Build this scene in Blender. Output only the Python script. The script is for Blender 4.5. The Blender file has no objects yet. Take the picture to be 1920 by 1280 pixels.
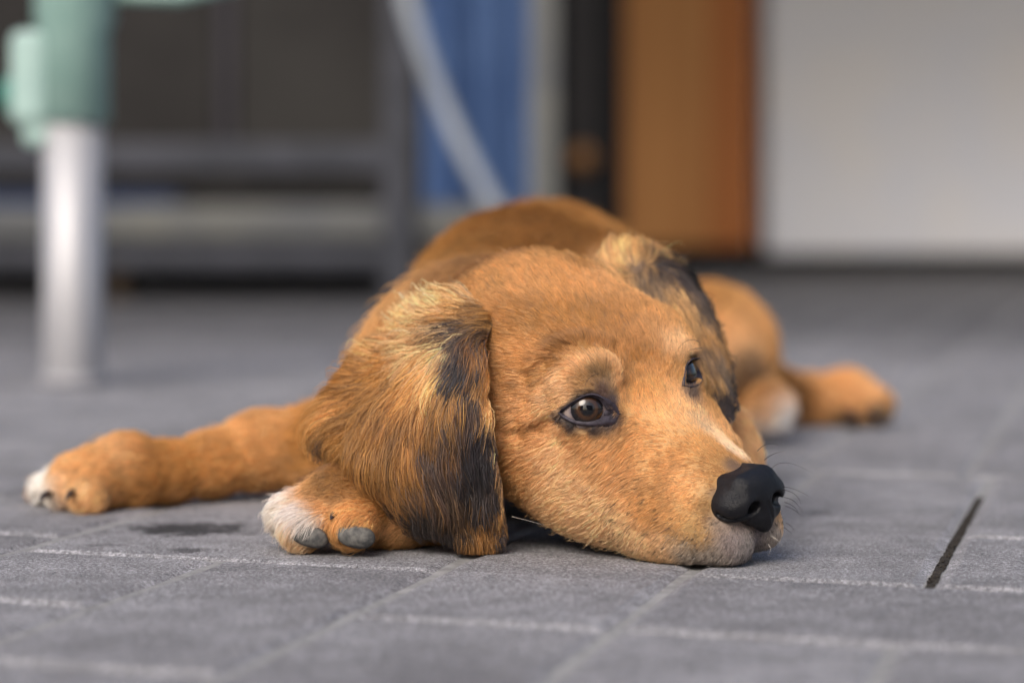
import bpy, bmesh, math, random
import numpy as np
from mathutils import Vector, Matrix

FUR = 1.0            # fur density factor
rng = np.random.default_rng(7)
random.seed(7)
S = bpy.context.scene
C = S.collection

# ---------------------------------------------------------------- camera
FPX, HOR, CAMH = 4533.0, 440.0, 0.1723      # focal length in px of a 1920 wide frame, horizon row, lens height
cam = bpy.data.cameras.new("camera")
cam.lens = 85.0; cam.sensor_width = 36.0
cam.shift_y = -(640.0 - HOR) / 1920.0
cam.clip_start = 0.02; cam.clip_end = 400
cam.dof.use_dof = True
cam.dof.focus_distance = 1.268
cam.dof.aperture_fstop = 3.7
cam.dof.aperture_blades = 0
camo = bpy.data.objects.new("camera", cam); C.objects.link(camo)
camo.location = (0, 0, CAMH); camo.rotation_euler = (math.pi / 2, 0, 0)
S.camera = camo

# ---------------------------------------------------------------- sky and sun (soft overcast daylight)
SUN_EL, SUN_AZ = math.radians(38), math.radians(203)     # azimuth clockwise from +Y: behind the camera, to its left
w = bpy.data.worlds.new("World"); S.world = w; w.use_nodes = True
nt = w.node_tree
bg = nt.nodes["Background"]; bg.inputs["Strength"].default_value = 0.13
sky = nt.nodes.new("ShaderNodeTexSky"); sky.sky_type = 'NISHITA'; sky.sun_disc = False
sky.sun_elevation = SUN_EL; sky.sun_rotation = SUN_AZ
sky.air_density = 1.0; sky.dust_density = 5.0; sky.ozone_density = 1.0
nt.links.new(sky.outputs[0], bg.inputs[0])
sl = bpy.data.lights.new("sun", 'SUN'); sl.energy = 1.35; sl.angle = math.radians(34); sl.color = (1.0, 0.965, 0.92)
so = bpy.data.objects.new("sun", sl); C.objects.link(so)
sd = Vector((math.sin(SUN_AZ) * math.cos(SUN_EL), math.cos(SUN_AZ) * math.cos(SUN_EL), math.sin(SUN_EL)))
so.rotation_euler = sd.to_track_quat('Z', 'Y').to_euler(); so.location = (-2, -3, 6)
S.view_settings.view_transform = 'Standard'; S.view_settings.look = 'None'
S.view_settings.exposure = 0.70; S.view_settings.gamma = 1.0
S.view_settings.use_curve_mapping = False
S.render.engine = 'CYCLES'
S.cycles.use_denoising = True
S.cycles.max_bounces = 24; S.cycles.diffuse_bounces = 4; S.cycles.glossy_bounces = 24; S.cycles.transmission_bounces = 24
S.cycles.sample_clamp_indirect = 4.0
S.cycles_curves.shape = 'RIBBONS'
S.cycles_curves.subdivisions = 2

# ---------------------------------------------------------------- helpers
def P(px, py, Y):
    """world point on the sight line through a pixel of the 1920x1280 photograph, at distance Y"""
    return np.array([(px - 960) / FPX * Y, Y, CAMH + (HOR - py) / FPX * Y])
def G(px, py):
    Y = FPX * CAMH / (py - HOR); return P(px, py, Y)
def proj(p):
    p = np.asarray(p); return 960 + p[..., 0] / p[..., 1] * FPX, HOR - (p[..., 2] - CAMH) / p[..., 1] * FPX

def nrm(v):
    v = np.asarray(v, float); return v / np.maximum(np.linalg.norm(v, axis=-1, keepdims=True), 1e-12)

def new_mat(name, col=(0.5, 0.5, 0.5), rough=0.6, metal=0.0, **kw):
    m = bpy.data.materials.new(name); m.use_nodes = True
    b = m.node_tree.nodes["Principled BSDF"]
    b.inputs["Base Color"].default_value = (*col, 1); b.inputs["Roughness"].default_value = rough
    b.inputs["Metallic"].default_value = metal
    if max(col) < .1: b.inputs["Specular IOR Level"].default_value = .25
    for k, v in kw.items(): b.inputs[k.replace('_', ' ')].default_value = v
    return m
def noise_mat(name, c1, c2, scale=20, rough=0.6, metal=0.0, bump=0.0, stretch=(1, 1, 1), detail=4, lo=0.35, hi=0.65, bscale=None, bdist=0.001):
    m = new_mat(name, c1, rough, metal); t = m.node_tree; N = t.nodes; L = t.links
    b = N["Principled BSDF"]
    tc = N.new("ShaderNodeTexCoord"); mp = N.new("ShaderNodeMapping"); mp.inputs["Scale"].default_value = stretch
    L.new(tc.outputs["Object"], mp.inputs[0])
    n = N.new("ShaderNodeTexNoise"); n.inputs["Scale"].default_value = scale; n.inputs["Detail"].default_value = detail
    L.new(mp.outputs[0], n.inputs["Vector"])
    r = N.new("ShaderNodeValToRGB"); r.color_ramp.elements[0].position = lo; r.color_ramp.elements[1].position = hi
    r.color_ramp.elements[0].color = (*c1, 1); r.color_ramp.elements[1].color = (*c2, 1)
    L.new(n.outputs[0], r.inputs[0]); L.new(r.outputs[0], b.inputs["Base Color"])
    if bump:
        n2 = N.new("ShaderNodeTexNoise"); n2.inputs["Scale"].default_value = bscale or scale * 4; n2.inputs["Detail"].default_value = 4
        L.new(mp.outputs[0], n2.inputs["Vector"])
        bp = N.new("ShaderNodeBump"); bp.inputs["Strength"].default_value = bump; bp.inputs["Distance"].default_value = bdist
        L.new(n2.outputs[0], bp.inputs["Height"]); L.new(bp.outputs[0], b.inputs["Normal"])
    return m

def mesh_obj(name, verts, faces, mat=None, parent=None, smooth=False):
    me = bpy.data.meshes.new(name)
    me.from_pydata([tuple(v) for v in np.asarray(verts, float)], [], [tuple(int(i) for i in f) for f in faces])
    me.update()
    o = bpy.data.objects.new(name, me); C.objects.link(o)
    if mat: me.materials.append(mat)
    if smooth: me.polygons.foreach_set("use_smooth", [True] * len(me.polygons)); me.update()
    if parent: attach(o, parent)
    return o
def attach(o, parent):
    o.parent = parent
    o.matrix_parent_inverse = Matrix.Translation(-Vector(parent.location)) @ Matrix.Identity(4)
def tag(o, label=None, cat=None, group=None, kind=None):
    for k, v in (("label", label), ("category", cat), ("group", group), ("kind", kind)):
        if v: o[k] = v
    return o
def empty(name, loc, label, cat, group=None):
    o = bpy.data.objects.new(name, None); C.objects.link(o); o.location = tuple(float(v) for v in loc); o.empty_display_size = 0.05
    return tag(o, label, cat, group)
class MB:
    """collects simple solids, then links them as one mesh"""
    def __init__(s): s.bm = bmesh.new()
    def box(s, x0, x1, y0, y1, z0, z1, bev=0.0, rot=None):
        b = bmesh.new(); bmesh.ops.create_cube(b, size=1)
        for v in b.verts: v.co = Vector(((x0 + x1) / 2 + v.co.x * (x1 - x0), (y0 + y1) / 2 + v.co.y * (y1 - y0), (z0 + z1) / 2 + v.co.z * (z1 - z0)))
        if bev: bmesh.ops.bevel(b, geom=list(b.edges), offset=bev, segments=2, affect='EDGES', profile=0.5)
        s._add(b); return s
    def _add(s, b):
        m = bpy.data.meshes.new("t"); b.to_mesh(m); s.bm.from_mesh(m); bpy.data.meshes.remove(m); b.free()
    def lathe(s, cx, cy, prof, seg=32):
        b = bmesh.new(); rings = []
        for r, z in prof: rings.append([b.verts.new((cx + r * math.cos(2 * math.pi * i / seg), cy + r * math.sin(2 * math.pi * i / seg), z)) for i in range(seg)])
        for a, c in zip(rings, rings[1:]):
            for i in range(seg): b.faces.new((a[i], a[(i + 1) % seg], c[(i + 1) % seg], c[i]))
        b.faces.new(rings[0][::-1]); b.faces.new(rings[-1]); s._add(b); return s
    def tube(s, pts, r, seg=12):
        pts = [Vector(tuple(p)) for p in pts]; b = bmesh.new(); rings = []; up = Vector((0, 0, 1))
        rr = [float(q) for q in r] if hasattr(r, '__len__') else [r] * len(pts)
        for i, p in enumerate(pts):
            t = (pts[min(i + 1, len(pts) - 1)] - pts[max(i - 1, 0)]).normalized()
            a = t.cross(up);  a = t.cross(Vector((0, 1, 0))) if a.length < 0.1 else a
            a.normalize(); c = t.cross(a)
            rings.append([b.verts.new(p + rr[i] * (a * math.cos(2 * math.pi * k / seg) + c * math.sin(2 * math.pi * k / seg))) for k in range(seg)])
        for a, c in zip(rings, rings[1:]):
            for i in range(seg): b.faces.new((a[i], a[(i + 1) % seg], c[(i + 1) % seg], c[i]))
        b.faces.new(rings[0][::-1]); b.faces.new(rings[-1]); bmesh.ops.recalc_face_normals(b, faces=b.faces); s._add(b); return s
    def build(s, name, mat, parent=None, smooth=False):
        me = bpy.data.meshes.new(name); s.bm.to_mesh(me); s.bm.free(); me.materials.append(mat)
        if smooth: me.polygons.foreach_set("use_smooth", [True] * len(me.polygons)); me.update()
        o = bpy.data.objects.new(name, me); C.objects.link(o)
        if parent: attach(o, parent)
        return o
# ---------------------------------------------------------------- paving
def stone_mat():
    m = new_mat("paver_concrete", (0.2, 0.2, 0.21), 0.85); t = m.node_tree; N = t.nodes; L = t.links; b = N["Principled BSDF"]
    tc = N.new("ShaderNodeTexCoord")
    def noise(sc, det=3, rough=0.5):
        n = N.new("ShaderNodeTexNoise"); n.inputs["Scale"].default_value = sc; n.inputs["Detail"].default_value = det
        n.inputs["Roughness"].default_value = rough; L.new(tc.outputs["Object"], n.inputs["Vector"]); return n
    def ramp(src, stops):
        r = N.new("ShaderNodeValToRGB"); cr = r.color_ramp
        cr.elements[0].position, cr.elements[0].color = stops[0][0], (*[stops[0][1]] * 3, 1)
        cr.elements[1].position, cr.elements[1].color = stops[-1][0], (*[stops[-1][1]] * 3, 1)
        for p, v in stops[1:-1]:
            e = cr.elements.new(p); e.color = (v, v, v, 1)
        L.new(src, r.inputs[0]); return r
    def mul(a, bb, kind='MULTIPLY', f=1.0):
        x = N.new("ShaderNodeMix"); x.data_type = 'RGBA'; x.blend_type = kind; x.inputs[0].default_value = f
        L.new(a, x.inputs[6]); L.new(bb, x.inputs[7]); return x.outputs[2]
    grain = noise(1500, 3, 0.7); mid = noise(260, 4, 0.65); cloud = noise(9, 4); cloud2 = noise(38, 5, 0.65)
    rg = ramp(grain.outputs[0], [(0.30, 0.35), (0.5, 1.0), (0.70, 2.1)])
    rm = ramp(mid.outputs[0], [(0.3, 0.72), (0.5, 1.0), (0.72, 1.4)])
    rc = ramp(cloud.outputs[0], [(0.3, 0.80), (0.7, 1.18)])
    rc2 = ramp(cloud2.outputs[0], [(0.25, 0.72), (0.5, 1.0), (0.75, 1.3)])
    base = N.new("ShaderNodeRGB"); base.outputs[0].default_value = (0.188, 0.185, 0.195, 1)
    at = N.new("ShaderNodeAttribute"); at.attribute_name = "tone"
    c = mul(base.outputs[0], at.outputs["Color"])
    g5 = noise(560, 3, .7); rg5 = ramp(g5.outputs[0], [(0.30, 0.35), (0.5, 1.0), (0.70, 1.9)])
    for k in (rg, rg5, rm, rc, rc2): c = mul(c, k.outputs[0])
    b.inputs["Base Color"].default_value = (0.2, 0.2, 0.2, 1)
    # worn damp stains, each an oval with a ragged edge
    sx = N.new("ShaderNodeSeparateXYZ"); L.new(tc.outputs["Object"], sx.inputs[0])
    nn = noise(70, 5, 0.7)
    def M(op, a, bb=None):
        x = N.new("ShaderNodeMath"); x.operation = op
        for i, v in enumerate((a, bb)):
            if v is None: continue
            if isinstance(v, (int, float)): x.inputs[i].default_value = v
            else: L.new(v, x.inputs[i])
        return x.outputs[0]
    b.inputs['Specular IOR Level'].default_value = .2
    for (p, rx, ry, depth) in ((G(352, 990), .042, .040, 0.8), (G(352, 1030), .014, .012, 0.6), (G(195, 1020), .012, .008, .4), (G(1530, 962), .012, .014, .5)):
        ex = M('POWER', M('DIVIDE', M('SUBTRACT', sx.outputs[0], float(p[0])), rx), 2.0)
        ey = M('POWER', M('DIVIDE', M('SUBTRACT', sx.outputs[1], float(p[1])), ry), 2.0)
        d = M('ADD', M('SQRT', M('ADD', ex, ey)), M('MULTIPLY', M('SUBTRACT', nn.outputs[0], 0.5), 3.2))
        k = N.new("ShaderNodeMapRange"); k.inputs[1].default_value = 0.55; k.inputs[2].default_value = 1.0
        k.inputs[3].default_value = 1 - depth; k.inputs[4].default_value = 1.0; L.new(d, k.inputs[0])
        c = mul(c, k.outputs[0])
    L.new(c, b.inputs["Base Color"])
    hs = M('ADD', M('MULTIPLY', grain.outputs[0], 0.6), M('MULTIPLY', g5.outputs[0], 2.0))
    bp = N.new("ShaderNodeBump"); bp.inputs["Strength"].default_value = 0.75; bp.inputs["Distance"].default_value = 0.0008
    L.new(hs, bp.inputs["Height"]); L.new(bp.outputs[0], b.inputs["Normal"])
    return m

AV, BV = np.array([0.255, 1.0]), np.array([1.0, -0.355])
def st(s, t): return s * BV[0] + t * AV[0], s * BV[1] + t * AV[1]
def build_paving():
    W = 0.1175
    cols = {}
    base = -0.2075
    fixed = {-2: [0.79, 0.967, 1.127, 1.42, 1.69], -1: [0.83, 1.127, 1.42, 1.69], 0: [0.74, 0.979, 1.34, 1.69],
             1: [0.76, 0.985, 1.153, 1.68], 2: [0.80, 0.987, 1.153, 1.352, 1.69], 3: [0.72, 1.0, 1.153, 1.40, 1.70]}
    verts, faces, tones, seams = [], [], [], []
    r = random.Random(3)
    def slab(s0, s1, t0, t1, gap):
        g = gap / 2; yy = st((s0 + s1) / 2, (t0 + t1) / 2)[1]; q = min(max((yy - 2.7) / 2.2, 0), 1); tone = r.uniform(0.90, 1.08) * (1 - .60 * q * q * (3 - 2 * q))   # shade at the back of the yard painted into the slab tone
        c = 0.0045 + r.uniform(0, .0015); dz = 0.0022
        o = [(s0 + g, t0 + g), (s1 - g, t0 + g), (s1 - g, t1 - g), (s0 + g, t1 - g)]
        i = [(s0 + g + c, t0 + g + c), (s1 - g - c, t0 + g + c), (s1 - g - c, t1 - g - c), (s0 + g + c, t1 - g - c)]
        # wobble the long edges so they are not ruler-straight
        n = max(3, int((t1 - t0) / 0.02)); m = max(3, int((s1 - s0) / 0.02))
        def ring(q):
            out = []
            for a, (k, kk) in enumerate(((0, 1), (1, 2), (2, 3), (3, 0))):
                cnt = m if a % 2 == 0 else n
                for j in range(cnt): 
                    f = j / cnt; out.append((q[k][0] * (1 - f) + q[kk][0] * f, q[k][1] * (1 - f) + q[kk][1] * f))
            return out
        ro, ri = ring(o), ring(i)
        lift = r.uniform(-0.0004, 0.0004) if t0 < 1.5 else r.uniform(-0.0008, 0.0005)
        b0 = len(verts)
        for (s, t) in ro:
            x, y = st(s + r.uniform(-.0005, .0005), t + r.uniform(-.0005, .0005)); verts.append((x, y, -0.03))
        for k, (s, t) in enumerate(ro):
            v = verts[b0 + k]; verts.append((v[0], v[1], -dz + lift + r.uniform(-.0003, .0003)))
        for (s, t) in ri:
            x, y = st(s + r.uniform(-.0007, .0007), t + r.uniform(-.0007, .0007)); verts.append((x, y, lift))
        K = len(ro)
        for k in range(K):
            q = (k + 1) % K
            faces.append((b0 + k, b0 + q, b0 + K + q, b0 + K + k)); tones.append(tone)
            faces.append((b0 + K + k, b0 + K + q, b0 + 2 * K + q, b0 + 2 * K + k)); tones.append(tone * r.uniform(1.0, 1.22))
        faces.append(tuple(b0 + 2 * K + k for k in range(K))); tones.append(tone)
    for ci in range(-34, 46):
        tj = list(fixed.get(ci, [])) or [0.60 + r.uniform(0, .2)]
        while tj[0] > -0.6: tj.insert(0, tj[0] - r.choice((.17, .24, .36)))
        lim = 1.69
        while tj[-1] < lim - 0.12: tj.append(min(lim, tj[-1] + r.choice((.17, .24, .36))))
        tj[-1] = lim if ci not in fixed else tj[-1]
        s0 = base + (ci - 1) * W
        for a, b in zip(tj, tj[1:]):
            if ci == -2 and abs(a - 1.127) < 1e-3: slab(s0, s0 + 2 * W, a, b, 0.0052); continue
            if ci == -1 and abs(a - 1.127) < 1e-3: continue
            if ci in (2,) and abs(a - 0.987) < 1e-3: continue
            if ci == 1 and abs(a - 0.985) < 1e-3: slab(s0, s0 + 2 * W, a, b, 0.0052); continue
            slab(s0, s0 + W, a, b, 0.0060 if ci in (1, 2) and a > 1.1 else 0.0052)
        s0 -= 0.017; tt = 1.69
        while tt < 13.5:
            d = r.choice((.24, .36, .47)); slab(s0, s0 + W, tt, min(tt + d, 13.5), 0.004); tt += d
    m = stone_mat()
    o = mesh_obj("paving", verts, faces, m)
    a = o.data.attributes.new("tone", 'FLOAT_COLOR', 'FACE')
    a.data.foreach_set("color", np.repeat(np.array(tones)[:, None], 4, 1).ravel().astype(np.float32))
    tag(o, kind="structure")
    # bedding sand under the stones, seen in the joints
    sm = noise_mat("joint_sand", (0.18, 0.178, 0.177), (0.28, 0.277, 0.275), 90, 0.95, bump=0.8, bscale=900, bdist=.001)
    g = 0.0019
    go = mesh_obj("ground", [(-60, -60, -g), (60, -60, -g), (60, 90, -g), (-60, 90, -g)], [(0, 1, 2, 3)], sm)
    tag(go, kind="structure")
    # the one joint that has lost its sand: an open dark slot with crumbs of soil
    soil = noise_mat("dark_soil", (0.012, 0.010, 0.009), (0.06, 0.05, 0.04), 500, 0.95, bump=1.0)
    sb = MB()
    s0 = base + W
    a0, a1 = st(s0, 1.156), st(s0, 1.57)
    n = 60; vs = []; fs = []
    for i in range(n + 1):
        f = i / n; x, y = a0[0] + (a1[0] - a0[0]) * f, a0[1] + (a1[1] - a0[1]) * f
        w0 = .0026 + r.uniform(-.0006, .0006); w1 = .0026 + r.uniform(-.0006, .0006)
        vs += [(x - w0, y, -.0014 + r.uniform(-.0003, .0002)), (x + w1, y, -.0014 + r.uniform(-.0003, .0002))]
        if i: fs.append((2 * i - 2, 2 * i - 1, 2 * i + 1, 2 * i))
    for i in range(150):                                       # crumbs of soil
        f = r.random() ** .8; x, y = a0[0] + (a1[0] - a0[0]) * f + r.uniform(-.0024, .0024), a0[1] + (a1[1] - a0[1]) * f
        q = r.uniform(.0004, .0011); k = len(vs); z = -.0012 + q * .3
        vs += [(x - q, y, z), (x, y - q, z), (x + q * r.uniform(.6, 1), y, z), (x, y + q, z), (x, y, z + q * r.uniform(.5, 1)), (x, y, z - q)]
        for t in ((0, 1, 4), (1, 2, 4), (2, 3, 4), (3, 0, 4), (1, 0, 5), (2, 1, 5), (3, 2, 5), (0, 3, 5)): fs.append(tuple(k + j for j in t))
    so_ = mesh_obj("joint_soil", vs, fs, soil); tag(so_, kind="structure")
    return m
build_paving()
# ---------------------------------------------------------------- dog: implicit surface
E0 = P(1197, 734, 1.300)                                   # point between the eyes
HF = nrm([.62, -.63, -.47]); HL = nrm([.776, .581, .246]); HL = nrm(HL - HF * HF.dot(HL)); HU = np.cross(HF, HL)
RH = np.stack([HF, HL, HU])                                # rows: forward, left, up
def H(x, y, z): return E0 + (x * HF + y * HL + z * HU) * 0.01
PR = []                                                    # primitives
def ell(c, r, k=0.01, rot=None, op=1):
    PR.append(dict(t='e', c=np.array(c, float), r=np.array(r, float), R=np.eye(3) if rot is None else rot, k=k, op=op, b=max(r)))
def hell(c, r, k=0.01, op=1, rot=None):
    R = RH if rot is None else rot @ RH
    ell(H(*c), np.array(r) * .01, k, R, op)
def cone(a, b, ra, rb, k=0.01, op=1):
    a = np.array(a, float); b = np.array(b, float)
    PR.append(dict(t='c', a=a, b=b, ra=ra, rb=rb, c=(a + b) / 2, k=k, op=op, b_=0, b2=0, bb=np.linalg.norm(b - a) / 2 + max(ra, rb)))
def hcone(a, b, ra, rb, k=0.01, op=1): cone(H(*a), H(*b), ra * .01, rb * .01, k, op)
def sdf(pts, prims, margin=0.012, clamp_ground=True):
    pts = np.asarray(pts, np.float64); d = np.full(len(pts), 0.06)
    for p in prims:
        R_ = p['b'] if p['t'] == 'e' else p['bb']
        q = pts - p['c']
        idx = np.nonzero((q * q).sum(1) < (R_ + margin + p['k']) ** 2)[0]
        if not len(idx): continue
        if p['t'] == 'e':
            l = q[idx] @ p['R'].T
            k0 = np.sqrt(((l / p['r']) ** 2).sum(1)); k1 = np.sqrt(((l / p['r'] ** 2) ** 2).sum(1))
            v = k0 * (k0 - 1) / np.maximum(k1, 1e-9)
        elif p['t'] == 'b':                                  # rounded box
            q_ = np.abs(pts[idx] @ p['R'].T - p['c'] @ p['R'].T) - p['h']
            v = np.linalg.norm(np.maximum(q_, 0), axis=1) + np.minimum(q_.max(1), 0) - p['rd']
        elif p['t'] == 'a':                                  # the almond opening between the lids
            l = pts[idx] - p['ec']; a_, b_, w_ = l @ p['x'], l @ p['u'], l @ p['o']
            v = np.maximum.reduce([b_ - lid_u(a_) - .0012, lid_l(a_) - .0014 - b_, np.abs(a_) - LW - .001, .003 - w_])
        else:
            pa = pts[idx] - p['a']; ba = p['b'] - p['a']
            h = np.clip(pa @ ba / (ba @ ba), 0, 1)
            v = np.linalg.norm(pa - h[:, None] * ba, axis=1) - (p['ra'] * (1 - h) + p['rb'] * h)
        a = d[idx]; k = p['k']
        if p['op'] == 1:
            hh = np.maximum(k - np.abs(a - v), 0) / k; d[idx] = np.minimum(a, v) - hh * hh * k * 0.25
        else:
            hh = np.maximum(k - np.abs(a + v), 0) / k; d[idx] = np.maximum(a, -v) + hh * hh * k * 0.25
    if clamp_ground:
        g = 0.0008 - pts[:, 2]; k = 0.004
        hh = np.maximum(k - np.abs(d - g), 0) / k; d = np.maximum(d, g) + hh * hh * k * 0.25
    return d
def surface_nets(f, lo, hi, h):
    n = [int(math.ceil((b - a) / h)) + 1 for a, b in zip(lo, hi)]
    ax = [lo[i] + h * np.arange(n[i]) for i in range(3)]
    X, Y, Z = np.meshgrid(*ax, indexing='ij')
    V = f(np.stack([X.ravel(), Y.ravel(), Z.ravel()], 1)).reshape(n)
    s = V < 0
    c = np.zeros([k - 1 for k in n], int)
    def cs(i, j, k): return (slice(i, n[0] - 1 + i), slice(j, n[1] - 1 + j), slice(k, n[2] - 1 + k))
    for i in (0, 1):
        for j in (0, 1):
            for k in (0, 1): c += s[cs(i, j, k)]
    act = (c > 0) & (c < 8)
    idx = np.argwhere(act); vid = -np.ones(act.shape, int); vid[tuple(idx.T)] = np.arange(len(idx))
    acc = np.zeros((len(idx), 3)); cnt = np.zeros(len(idx))
    corners = [(i, j, k) for i in (0, 1) for j in (0, 1) for k in (0, 1)]
    for a in corners:
        for d in range(3):
            if a[d]: continue
            b = list(a); b[d] = 1; b = tuple(b)
            va = V[tuple((idx + a).T)]; vb = V[tuple((idx + b).T)]
            m = (va < 0) != (vb < 0); t = np.where(m, va / np.where(m, va - vb, 1), 0)
            p = idx + np.array(a) + t[:, None] * (np.array(b) - np.array(a))
            acc[m] += p[m]; cnt[m] += 1
    verts = np.array(lo) + acc / cnt[:, None] * h
    faces = []
    for d in range(3):
        e = [slice(None)] * 3; e2 = [slice(None)] * 3; e[d] = slice(0, -1); e2[d] = slice(1, None)
        sa, sb = s[tuple(e)], s[tuple(e2)]
        ch = np.argwhere(sa != sb); u, v = [(1, 2), (2, 0), (0, 1)][d]
        ok = (ch[:, u] > 0) & (ch[:, v] > 0) & (ch[:, u] < n[u] - 1) & (ch[:, v] < n[v] - 1); ch = ch[ok]
        du = np.eye(3, dtype=int)[u]; dv = np.eye(3, dtype=int)[v]
        q = [vid[tuple((ch - o).T)] for o in (0 * du, du, du + dv, dv)]
        q = np.stack(q, 1); fl = sa[tuple(ch.T)]
        q[~fl] = q[~fl][:, ::-1]
        faces.append(q)
    return verts, np.concatenate(faces)
def refine(verts, faces, f, steps=3, subdiv=1):
    me = bpy.data.meshes.new("t"); me.from_pydata(verts.tolist(), [], faces.tolist())
    if subdiv:
        o = bpy.data.objects.new("t", me); C.objects.link(o)
        md = o.modifiers.new("s", 'SUBSURF'); md.subdivision_type = 'CATMULL_CLARK'; md.levels = subdiv
        ev = o.evaluated_get(bpy.context.evaluated_depsgraph_get()); m2 = ev.to_mesh()
        v = np.empty(len(m2.vertices) * 3); m2.vertices.foreach_get("co", v); v = v.reshape(-1, 3)
        fc = np.empty(len(m2.polygons) * 4, int); m2.loops.foreach_get("vertex_index", fc); fc = fc.reshape(-1, 4)
        ev.to_mesh_clear(); bpy.data.objects.remove(o)
    else: v, fc = verts, faces
    bpy.data.meshes.remove(me)
    for _ in range(steps):
        d = f(v); g = grad(v, f); v = v - np.clip(d, -.004, .004)[:, None] * g * 0.9
    return v, fc
def grad(v, f, e=0.0006):
    g = np.stack([f(v + np.eye(3)[i] * e) - f(v - np.eye(3)[i] * e) for i in range(3)], 1)
    return nrm(g)

# --- head, in head centimetres (x to the nose, y to the dog's left, z up)
hell((-6.8, 0, -1.5), (6.9, 5.3, 4.38))
for s in (-1, 1):
    hell((-2.6, s * 2.5, 1.0), (3.0, 2.3, 2.0), .016)          # brows
    hell((-0.9, s * 3.0, 1.35), (1.1, .8, .4), .014)         # brow knuckle over the eye
    hell((-5.0, s * 3.9, -3.6), (4.6, 2.7, 4.2), .02)          # cheek
    hell((0.6, s * 2.9, -2.9), (3.6, 1.9, 2.5), .018)          # under the eye
    hell((5.2, s * 1.6, -3.2), (4.1, 1.7, 2.4), .012)        # flews

hcone((0.2, 0, -1.5), (7.4, 0, -1.75), 2.1, 1.55, .012)        # bridge
hell((8.5, -.85, -3.85), (1.75, 1.7, 1.6), .008)                 # upper lips, the near one turned to the lens
hell((8.6, 1.65, -3.7), (1.45, 1.15, 1.4), .005)
hcone((-3.5, 0, -6.0), (6.6, 0, -5.3), 2.9, 1.7, .02)          # jaw
hell((0.9, 0, -0.75), (2.6, 2.9, 1.35), .012)
# lower cheek and hanging lip, lying on the stone
hell((3.0, -2.5, -4.6), (4.6, 1.9, 2.2), .02); hell((3.0, 2.5, -4.6), (4.6, 1.9, 2.2), .02)
hell((-1.0, -3.2, -5.6), (3.8, 2.2, 2.4), .02); hell((-1.0, 3.2, -5.6), (3.8, 2.2, 2.4), .02)
CE = P(1097, 767, 1.2800)                                  # near eyeball centre
ce = RH @ (CE - E0)
ER = .0138
o_ = nrm(np.array([-.02, -.985, .05])); x_ = np.array([1.0, 0, -.07]); x_ = nrm(x_ - o_ * x_.dot(o_)); u_ = np.cross(x_, -o_); u_ = u_ if u_[2] > 0 else -u_
EYES = []
for s in (-1, 1):
    mir = lambda v: RH.T @ ((RH @ v) * np.array([1, -s, 1]))       # s=-1 is the near (right) eye
    c = E0 + RH.T @ (ce * np.array([1, 1 if s < 0 else -.67, 1])); EYES.append((s, c, nrm(mir(o_)), nrm(mir(x_)), nrm(mir(u_))))
LW = .0120
def lid_0(u): return -.0016 + .0006 * u / LW
def lid_u(u):
    q = np.clip(u / LW, -1, 1); q2 = (q - .18) / np.where(q > .18, .82, 1.18); return lid_0(u) + .0082 * np.maximum(1 - np.abs(q2) ** np.where(q2 > 0, 2.3, 1.55), 0)
def lid_l(u):
    q = np.clip(u / LW, -1, 1); return lid_0(u) - .0044 * np.maximum(1 - np.abs(q) ** 2.2, 0)
for (s, c, o, x, u) in EYES:
    ell(c + o * -.0012 + u * .0006, (.0160, .0160, .0160), .010)
    PR.append(dict(t='a', c=c + o * .009, o=o, x=x, u=u, ec=c, k=.0015, op=-1, b=.018, bb=.018))
HEADN = len(PR)
# brow ridge, the furrow over it, the crease behind the eye and a fold on the crown
def chain(pts, r, k, op, dy):
    for a_, b_ in zip(pts, pts[1:]): cone(P(a_[0], a_[1], a_[2] + dy), P(b_[0], b_[1], b_[2] + dy), r, r, k, op)
chain([(1150, 690, 1.279), (1122, 682, 1.272), (1085, 694, 1.2712), (1052, 722, 1.2738), (1026, 750, 1.281), (1004, 778, 1.2857)], .0034, .008, 1, .0034)
chain([(1168, 690, 1.285), (1160, 655, 1.289), (1120, 642, 1.283), (1062, 655, 1.278), (1012, 684, 1.283), (985, 702, 1.288)], .0026, .006, -1, -.0008)
chain([(1048, 786, 1.2778), (1010, 803, 1.2864), (975, 812, 1.2915), (950, 815, 1.296)], .0014, .005, -1, -.0002)
chain([(1055, 480, 1.350), (1080, 500, 1.3394), (1112, 530, 1.3282)], .0020, .006, -1, -.001)
# --- neck and trunk
cone(H(-8, 0, -3), P(905, 700, 1.49), .052, .062, .03)
cone(P(905, 700, 1.49), P(975, 610, 1.68), .062, .073, .03)
cone(P(975, 610, 1.68), P(1020, 590, 1.80), .073, .076, .03)
cone(P(1020, 590, 1.80), P(1130, 610, 2.02), .076, .070, .03)
ell(P(820, 770, 1.49), (.048, .06, .058), .03)                   # near shoulder
ell(P(1120, 640, 1.62), (.07, .08, .07), .03)                   # far shoulder
# haunch and hind feet
ell(P(1325, 662, 2.06), (.058, .10, .059), .02)
cone(P(1360, 700, 2.10), P(1500, 752, 2.19), .028, .021, .015)
cone(P(1500, 752, 2.19), P(1590, 748, 2.19), .021, .025, .015)
cone(P(1585, 748, 2.19), P(1638, 760, 2.17), .024, .017, .01)
cone(P(1380, 740, 2.05), P(1440, 765, 1.98), .026, .020, .015)
# far fore leg beside the muzzle
cone(P(1170, 770, 1.60), P(1300, 868, 1.44), .050, .035, .02)
cone(P(1300, 868, 1.44), P(1320, 925, 1.38), .036, .024, .02)
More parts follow.
